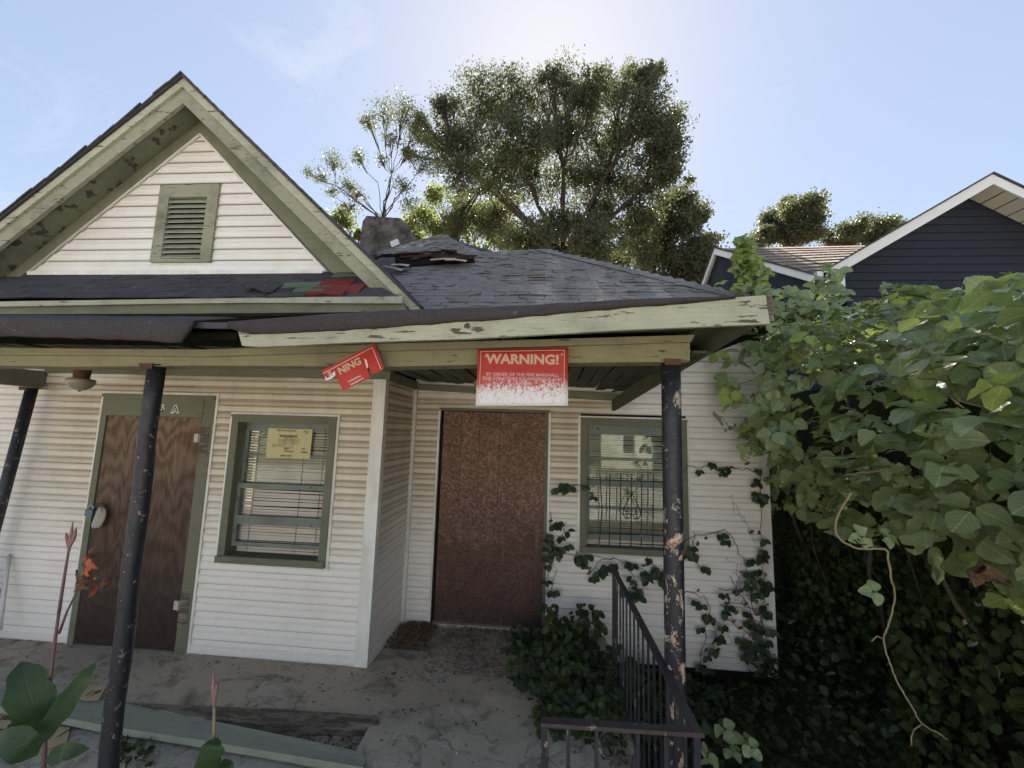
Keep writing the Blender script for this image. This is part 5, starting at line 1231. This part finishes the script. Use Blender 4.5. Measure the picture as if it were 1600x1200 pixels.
for k, (x, y) in enumerate(((130, 880), (138, 873), (143, 868), (128, 898), (140, 892), (150, 905), (158, 908), (124, 912), (133, 908), (146, 915), (118, 922), (152, 914), (137, 884), (127, 872), (133, 868), (146, 880), (122, 890), (141, 900), (118, 910), (128, 916), (160, 903), (136, 893))):
    c_ = P(x, y, YC+random.uniform(-.03, .03)); v, f, u = leaf_shape(6, .26, 0, .35, .6, k); b = MB(); M = leaf_frame(c_, (random.uniform(-1, 1), random.uniform(-.5, .5), random.uniform(-1, .6)), (random.uniform(-.5, .5), -.8, .3), random.uniform(.028, .048), .6); b.add([M @ Vector(p)-cl_ for p in v], f, u); b.build('petal', MAT['petal'] if k % 2 else MAT['dead'], cn, True)
blade(cn, [(70, 1150), (55, 1115), (44, 1080), (36, 1050), (32, 1034)], YC, .060, 1)
blade(cn, [(60, 1165), (80, 1130), (105, 1095), (130, 1060), (150, 1035)], YC-.03, .034, 2)
blade(cn, [(58, 1180), (35, 1165), (5, 1155), (-25, 1160)], YC-.1, .045, 3)
blade(cn, [(70, 1190), (100, 1175), (140, 1170)], YC-.1, .028, 4)
c2 = empty('canna', P(333, 1230, YC), label='short canna shoot with a closed pink bud in front of the green plank', category='canna', group='canna lilies in front of the porch')
b = MB(); b.tube([P(x, y, YC)-c2.location for x, y in ((330, 1260), (333, 1200), (334, 1150), (335, 1105))], [.006, .006, .005, .005], 7); b.build('stem', MAT['stem'], c2, True)
bud(c2, ((335, 1108), (335, 1092), (334, 1070), (334, 1045)), .008); bud(c2, ((336, 1095), (338, 1080), (339, 1068)), .006); bud(c2, ((335, 1095), (332, 1080), (331, 1070)), .005)
blade(c2, [(330, 1215), (326, 1190), (333, 1165), (340, 1152)], YC, .040, 5); blade(c2, [(345, 1225), (352, 1205), (350, 1185)], YC, .03, 6)
# low weeds by the left post, on the pale ground
def weeds():
    x = random.uniform(170, 240); y = random.uniform(1150, 1200); p = PZ(x, y, -.08); return p+Vector((0, 0, random.random()*.05)), (0, -.4, .8), (random.uniform(-1, 1), -.5, .2)
leaf_mass('weed_patch', 60, weeds, SB, (.03, .05), 25, label='low weeds at the foot of the left post', category='weed')
def moss():
    x = random.uniform(-.15, .45); y = random.uniform(-1.15, -.55); return Vector((x, y, random.random()*.05)), (0, 0, 1), (random.uniform(-1, 1), random.uniform(-1, 1), 0)

# litter: dead leaf crumbs and pale chips
def crumbs(name, pts, mat, s0, s1):
    b = MB()
    for p in pts:
        a = random.uniform(0, 6.28); s_ = random.uniform(s0, s1); d = Vector((math.cos(a), math.sin(a), random.uniform(-.3, .5)))*s_; e = Vector((-math.sin(a), math.cos(a), random.uniform(-.3, .3)))*s_*random.uniform(.25, .6)
        p = Vector(p); b.add([p-d, p-e+Vector((0, 0, s_*.2)), p+d, p+e], [(0, 1, 2), (0, 2, 3)])
    return b.build(name, mat, None, kind='stuff')
pts = []
for k in range(2600):
    x = random.gauss(-1.13, .10); y = random.uniform(.25, .72); t = (.72-y)/.5
    if x < -1.33 or x > -1.0+.05: continue
    pts.append((x, y, .012+.02*random.random()*(1-t)))
for k in range(1500):
    t = random.random(); pts.append((-.62+.9*t-.25+random.gauss(0, .10), .70-.75*random.random()**1.6, .012+.008*random.random()))
for k in range(900):
    x = .46+random.gauss(0, .05); pts.append((min(x, .56), random.uniform(-1.5, .2), slab_z(x, -.5)+.004+random.random()*.02))
for k in range(700): xq, yq = random.uniform(-1.2, .5), random.uniform(-2.4, .6); pts.append((xq, yq, slab_z(xq, yq)+.004))
for k in range(300): pts.append((random.uniform(-5, -1.0), random.uniform(-.6, -.02)*random.random()**.3, .004))
for k in range(500): q = PZ(random.uniform(440, 600), random.uniform(1125, 1180), -.05); pts.append((q.x, q.y, -.06+.02*random.random()))
crumbs('leaf_litter', pts, MAT['litter'], .006, .017)
pts = [PZ(random.gauss(435, 16), random.gauss(1043, 3), .006) for _ in range(26)]+[PZ(random.uniform(0, 480), random.uniform(1012, 1075), .005) for _ in range(40)]+[PZ(random.uniform(600, 950), random.uniform(1030, 1190), .004) for _ in range(30)]
crumbs('paint_chips', pts, MAT['chips'], .004, .010)

# ---------------------------------------------------------------- neighbour's dark house
nb = empty('neighbour_house', (8, 7, -.4), label='dark navy clapboard house with white trimmed gables rising behind the kudzu', category='house')
def np_(name, mb, mat, parent=nb):
    mb.v = [tuple(Vector(v)-nb.location) for v in mb.v]; o = mb.build(name, mat, None); o.parent = parent; return o
YN = 5.0; AP = P(1551, 272, YN-.5); EL = P(1288, 424, YN-.5); ER = AP+(AP-EL)*1.0; ER.z = EL.z; ER.x = AP.x+(AP.x-EL.x)
sl = (AP.z-EL.z)/(AP.x-EL.x)
b = MB(); zb_ = -.4; wl = P(1319, 424, YN).x; wr = AP.x+(AP.x-wl); za_ = AP.z-.18
b.prism([(wl, YN+.02, zb_), (wr, YN+.02, zb_), (wr, YN+.02, za_-(wr-AP.x)*sl), (AP.x, YN+.02, za_), (wl, YN+.02, za_-(AP.x-wl)*sl)], (0, 6, 0)); nw = np_('wall', b, MAT['navy'])
z = 2.6; e_ = .165
while z < za_-.03:
    h = min(e_, za_-z); x0_ = max(wl, AP.x-(za_-z)/sl); x1_ = min(wr, AP.x+(za_-z)/sl); x0t = max(wl, AP.x-(za_-z-h)/sl); x1t = min(wr, AP.x+(za_-z-h)/sl)
    b = MB(); b.hexa([(x0_, YN-.022, z), (x1_, YN-.022, z), (x1t, YN-.004, z+h), (x0t, YN-.004, z+h)], [(x0_, YN+.019, z), (x1_, YN+.019, z), (x1t, YN+.019, z+h), (x0t, YN+.019, z+h)]); np_('siding_board', b, MAT['navy'], nw); z += e_
for A_, B_ in ((EL, AP), (AP, ER)):
    b = MB(); k = Vector((0, 0, -.20)); b.hexa([A_+k, B_+k, B_, A_], [A_+k+Vector((0, .03, 0)), B_+k+Vector((0, .03, 0)), B_+Vector((0, .03, 0)), A_+Vector((0, .03, 0))]); np_('rake_board', b, MAT['nwhite'])
    b = MB(); k = Vector((0, 0, .035)); e0 = Vector((0, -.03, .001)); b.hexa([A_+e0, B_+e0, B_+e0+k, A_+e0+k], [A_+Vector((0, 7, 0)), B_+Vector((0, 7, 0)), B_+k+Vector((0, 7, 0)), A_+k+Vector((0, 7, 0))]); np_('roof', b, MAT['shingle_dark'])
    n = 14 if A_ == AP else 3
    for i in range(n):
        t0, t1 = i/n+.004, (i+1)/n-.004; a0, a1 = A_.lerp(B_, t0), A_.lerp(B_, t1); k = Vector((0, 0, -.19)); b = MB(); b.hexa([a0+k+Vector((0, .035, 0)), a1+k+Vector((0, .035, 0)), a1+k+Vector((0, .035, .01)), a0+k+Vector((0, .035, .01))], [a0+k+Vector((0, .47, 0)), a1+k+Vector((0, .47, 0)), a1+k+Vector((0, .47, .01)), a0+k+Vector((0, .47, .01))]); np_('soffit_panel', b, MAT['soffit'])
b = MB(); q = EL; b.hexa([q+Vector((0, 0, -.30)), q+Vector((.36, 0, -.30)), q+Vector((.36, 0, -.0)), q+Vector((0, 0, -.02))], [q+Vector((0, .45, -.30)), q+Vector((.36, .45, -.30)), q+Vector((.36, .45, -.0)), q+Vector((0, .45, -.02))]); np_('eave_return', b, MAT['nwhite'])
b = MB(); b.bar(EL+Vector((-.06, .02, -.04)), EL+Vector((-.06, 5, -.04)), .11, .1); np_('gutter', b, MAT['nwhite'])
# second, turned wing with a tan roof
A2 = P(1118, 389, 6.0); B2 = P(1272, 431, 4.5); L2 = P(1098, 444, 6.6); C2 = P(1350, 384, 9.8)
b = MB(); b.add([A2, B2, P(1400, 420, 8.3), C2], [(0, 1, 2, 3)]); r2 = np_('roof', b, MAT['shingle_tan'])
uu = (B2-A2); vv2 = (C2-A2); nrows = 10; ncol = 16
for i in range(nrows):
    for j in range(ncol):
        t0, t1 = i/nrows, (i+1.0)/nrows; s0, s1 = (j+(i % 2)*.5)/ncol, (j+1+(i % 2)*.5)/ncol-.006; s1 = min(1, s1)
        if s0 >= s1: continue
        nrm = uu.cross(vv2).normalized(); nrm = nrm if nrm.z > 0 else -nrm
        q = [A2+uu*t0+vv2*s0+nrm*.012, A2+uu*t1+vv2*s0+nrm*.035, A2+uu*t1+vv2*s1+nrm*.035, A2+uu*t0+vv2*s1+nrm*.012]
        b = MB(); b.hexa([p-nrm*.012 for p in q], q); np_('shingle', b, MAT['shingle_tan'], r2)
for A_, B_, w_ in ((A2, B2, .15), (L2, A2, .15)):
    b = MB(); k = Vector((0, 0, -w_)); o_ = Vector((-.05, -.05, 0)); b.hexa([A_+k+o_, B_+k+o_, B_+o_, A_+o_], [A_+k, B_+k, B_, A_]); np_('rake_board', b, MAT['nwhite'])
    b = MB(); b.hexa([A_+o_*1.5, B_+o_*1.5, B_+o_*1.5+Vector((0, 0, .03)), A_+o_*1.5+Vector((0, 0, .03))], [A_, B_, B_+Vector((0, 0, .03)), A_+Vector((0, 0, .03))]); np_('drip_edge', b, MAT['shingle_dark'])
ins = Vector((.28, .30, 0)); k = Vector((0, 0, -.18))
b = MB(); b.hexa([L2+k, A2+k, A2+k+Vector((0, 0, .01)), L2+k+Vector((0, 0, .01))], [L2+k+ins, A2+k+ins, A2+k+ins+Vector((0, 0, .01)), L2+k+ins+Vector((0, 0, .01))]); np_('soffit', b, MAT['soffit'])
k = Vector((0, 0, -.12)); A3, B3, L3 = A2+ins*.12+k, B2+ins*.12+k, L2+ins*.12+k
b = MB(); b.hexa([Vector((L3.x, L3.y, -.4)), Vector((B3.x, B3.y, -.4)), B3, A3, L3], [Vector((L3.x+2, L3.y+3, -.4)), Vector((B3.x+2, B3.y+3, -.4)), B3+Vector((2, 3, 0)), A3+Vector((2, 3, 0)), L3+Vector((2, 3, 0))]); nw2 = np_('wall', b, MAT['navy'])
for i in range(9):
    t = i/9; z_ = B3.z-1.2+i*.17; d_ = (B3-L3); d_.z = 0
    lo = max(0, (z_-L3.z)/(A3.z-L3.z)*.3 if z_ > L3.z else 0); hi_ = 1-max(0, (z_-B3.z)/(A3.z-B3.z)*.75)
    if hi_ <= lo+.05: continue
    a0 = Vector((L3.x, L3.y, z_))+d_*lo; a1 = Vector((L3.x, L3.y, z_))+d_*hi_; o_ = Vector((-.02, -.02, 0)); b = MB(); b.hexa([a0+o_, a1+o_, a1+o_*.2+Vector((0, 0, .165)), a0+o_*.2+Vector((0, 0, .165))], [a0-o_*.0+Vector((.01, .01, 0)), a1+Vector((.01, .01, 0)), a1+Vector((.01, .01, .165)), a0+Vector((.01, .01, .165))]); np_('siding_board', b, MAT['navy'], nw2)

# houses across the street, seen in the window glass
for (x0_, c_, lab) in ((-7.5, (.72, .72, .70), 'white clapboard house across the street, reflected in the windows'), (4.0, (.62, .60, .52), 'cream clapboard house across the street with a grey roof')):
    o = empty('street_house', (x0_+4, -24, -.45), label=lab, category='house'); m = NT('street_house_wall', .7); wm = m.color(c_).m
    b = MB(); b.box(-4, 4, -6, 0, 0, 3.4); b.build('wall', wm, o); b = MB(); b.hexa([(-4.4, .5, 3.4), (4.4, .5, 3.4), (0, .5, 6)], [(-4.4, -6.5, 3.4), (4.4, -6.5, 3.4), (0, -6.5, 6)]); b.build('roof', MAT['shingle'], o)
    b = MB(); b.prism([(-3.9, .53, 3.45), (3.9, .53, 3.45), (0, .53, 5.7)], (0, -.02, 0)); b.build('gable_panel', wm, o)
    for wx in (-2.6, 1.6):
        b = MB(); b.box(wx, wx+1.0, .005, .05, 1.0, 2.4); w_ = b.build('window', MAT['nwhite'], o); b = MB(); b.box(wx+.1, wx+.9, .052, .056, 1.1, 2.3); b.build('pane', MAT['black'], w_)
    b = MB(); b.box(-.5, .5, .005, .05, 0, 2.1); b.build('door', MAT['lockblue'], o)

# ---------------------------------------------------------------- trees
def leaf_cloud(name, centers, size, mat, root, drop=0.0):
    C = np.asarray(centers); N = len(C); n = rng.normal(size=(N, 3)); n /= np.linalg.norm(n, axis=1)[:, None]; r_ = rng.normal(size=(N, 3)); t = np.cross(n, r_); t /= np.linalg.norm(t, axis=1)[:, None]; bb = np.cross(n, t)
    s_ = (size*rng.uniform(.6, 1.3, N))[:, None]
    V_ = np.stack([C-t*s_, C-bb*s_*.45+n*s_*.12, C+t*s_, C+bb*s_*.45+n*s_*.12], 1).reshape(-1, 3)-np.array(root.location)
    me = bpy.data.meshes.new(name); me.vertices.add(4*N); me.vertices.foreach_set('co', V_.ravel()); me.loops.add(6*N); me.polygons.add(2*N)
    i = np.arange(N)*4; idx = np.stack([i, i+1, i+2, i, i+2, i+3], 1).ravel(); me.loops.foreach_set('vertex_index', idx); me.polygons.foreach_set('loop_start', np.arange(2*N)*3); me.update(calc_edges=True); me.materials.append(mat)
    return link(name, me, root)
def tree(name, base, clumps, Y, label, leafmat_, nleaf, lsize, trunk_r=.3, cat='tree', depth=2.0, sub=7, fork=None, forks=None, thin=1.0, branches=True, spread=.42, group=None):
    """clumps: (photo x, photo y, radius in photo pixels) of the boughs; each bough lies at its own depth near Y"""
    D = Y-CAM.y; root = empty(name, P(base[0], base[1], Y), label=label, category=cat); root.location.z = -.4
    if group: root['group'] = group
    tot = sum(c[2]**2 for c in clumps); pts = []; tb = MB(); fk = P(*(fork or base), Y)
    trunk = jitter_path([root.location, Vector((root.location.x*.3+fk.x*.7, Y, (fk.z-.4)*.5)), fk], 4, .05)
    tb.tube([p-root.location for p in trunk], [trunk_r*(1-.35*i/len(trunk)) for i in range(len(trunk))], 10)
    tw = MB()
    for (x, y, r_) in clumps:
        dY = rng.uniform(-depth, depth); c = P(x, y, Y+dY); rad = r_/FPX*(D+dY)*rng.uniform(.8, 1.2)
        fk = P(*(fork or base), Y)
        if forks:
            fx = min(forks, key=lambda q: math.hypot(q[0]-x, q[1]-y)+.3*max(0, y-q[1])); f2 = P(*fx, Y+dY*.4); tb.tube([p-root.location for p in jitter_path([fk, f2], 5, .05)], [trunk_r*.34*(1-.09*i) for i in range(6)], 6, False); fk = f2
        mid = fk.lerp(c, .5)+Vector((0, 0, -.08*(c-fk).length)) + Vector([random.gauss(0, .12) for _ in range(3)])*rad
        br = jitter_path([fk, mid, c], 4, .04*rad); L = len(br)
        if branches: tb.tube([p-root.location for p in br], [max(.012, trunk_r*.24*(1-i/L)) for i in range(L)], 6, False)
        for k in range(sub):
            d = Vector(rng.normal(size=3)).normalized()*rad*rng.uniform(.35, .95); s_c = c+d; st = br[rng.integers(L//2, L)]
            bp = jitter_path([st, s_c], 4, .03*rad); tw.tube([p-root.location for p in bp], [.028*thin, .022*thin, .017*thin, .012*thin, .006*thin], 4, False)
            m_ = int(nleaf*(r_*r_/tot)/sub); q = np.clip(rng.normal(size=(m_, 3)), -1.9, 1.9)*rad*spread*rng.uniform(.55, 1.1)*np.array([1, 1, .62]); pts.append(q+np.array(s_c))
    tb.build('trunk', MAT['bark'], root, True); tw.build('twigs', MAT['bark'], root, True, kind='stuff'); leaf_cloud('crown', np.concatenate(pts), lsize, leafmat_, root); root.children[-1]['kind'] = 'stuff'; return root
oak = [(760, 160, 48), (710, 185, 38), (690, 235, 36), (740, 225, 46), (800, 150, 42), (845, 145, 36), (890, 135, 40), (930, 150, 42), (975, 130, 38), (1010, 125, 32), (1020, 175, 44), (1035, 230, 40), (985, 200, 50), (930, 215, 52),
       (870, 205, 50), (815, 215, 50), (780, 275, 46), (840, 275, 50), (900, 285, 50), (955, 280, 52), (1010, 285, 44), (1045, 270, 26), (1000, 340, 44), (940, 345, 48), (880, 350, 44), (1050, 220, 20), (660, 210, 24), (720, 275, 30), (1030, 110, 14), (985, 105, 14), (860, 120, 18), (690, 165, 20), (655, 185, 14), (720, 330, 34), (780, 345, 40), (830, 370, 40), (700, 380, 30), (930, 385, 40), (1000, 390, 36), (890, 390, 36), (1060, 180, 14), (640, 240, 14)]
tree('oak_tree', (905, 430), oak, 14.5, 'great dark oak filling the sky behind the roof peak', MAT['oakleaf'], 125000, .072, .26, depth=2.6, sub=26, fork=(880, 400), forks=[(760, 280), (820, 270), (880, 260), (950, 270), (1000, 300), (930, 330), (720, 250)], spread=.30)
low = [(1040, 370, 42), (1085, 395, 38), (1010, 405, 36), (1060, 330, 34), (1075, 430, 40), (1120, 420, 24), (960, 400, 34), (1110, 380, 18), (1085, 340, 26), (1095, 420, 30), (1070, 300, 18), (1020, 370, 30)]
tree('oak_tree', (1040, 470), low, 17.5, 'lower bushy oak to the right of the great oak, behind the hip of the roof', MAT['oakleaf'], 34000, .10, .25, depth=1.5, sub=8, fork=(1030, 440), spread=.34)
yel = [(665, 350, 34), (700, 365, 38), (740, 345, 36), (770, 375, 36), (810, 385, 34), (640, 375, 26), (720, 310, 26), (790, 330, 28), (850, 390, 30), (905, 395, 28), (680, 310, 20)]
tree('elm_tree', (740, 440), yel, 20, 'yellow green elm low behind the roof, left of the oak trunk', MAT['yellowleaf'], 24000, .10, .2, depth=1.5, sub=8, fork=(740, 420), spread=.36)
thin_ = [(520, 255, 17), (500, 275, 13), (545, 290, 15), (560, 245, 14), (575, 190, 16), (600, 175, 18), (630, 175, 20), (650, 200, 24), (640, 240, 16), (610, 215, 12), (480, 268, 9), (560, 305, 14), (595, 250, 10), (630, 290, 14), (545, 330, 15), (640, 320, 14), (665, 255, 18), (520, 300, 10)]
tree('bare_tree', (596, 400), thin_, 11.5, 'thin half bare tree with pale twigs and sparse leaves behind the chimney', MAT['paleleaf'], 8000, .050, .06, depth=1.0, sub=18, fork=(597, 345), forks=[(590, 285), (612, 272), (560, 300), (635, 290), (525, 290)], thin=.5, spread=.62)
bb2 = [(540, 340, 16), (515, 350, 14), (560, 365, 14), (650, 395, 16), (630, 385, 12)]
tree('elm_tree', (560, 430), bb2, 16, 'low yellow green elm showing between the gable rake and the chimney', MAT['yellowleaf'], 4500, .09, .08, depth=.6, sub=7, fork=(560, 400))
tree('oak_tree', (1240, 420), [(1215, 345, 26), (1250, 335, 28), (1235, 320, 16), (1195, 365, 22), (1265, 360, 22), (1225, 375, 24), (1180, 378, 16), (1275, 325, 12)], 34, 'round distant tree standing above the neighbour tan roof', MAT['oakleaf'], 22000, .14, .25, depth=2, sub=9, fork=(1235, 400), spread=.42)
tree('oak_tree', (1340, 420), [(1300, 370, 18), (1325, 362, 18), (1350, 362, 18), (1375, 358, 20), (1400, 350, 14), (1345, 350, 10), (1320, 385, 20), (1370, 378, 20)], 36, 'low distant tree behind the slope of the navy gable', MAT['oakleaf'], 17000, .14, .25, depth=2, sub=8, fork=(1340, 400), spread=.45)
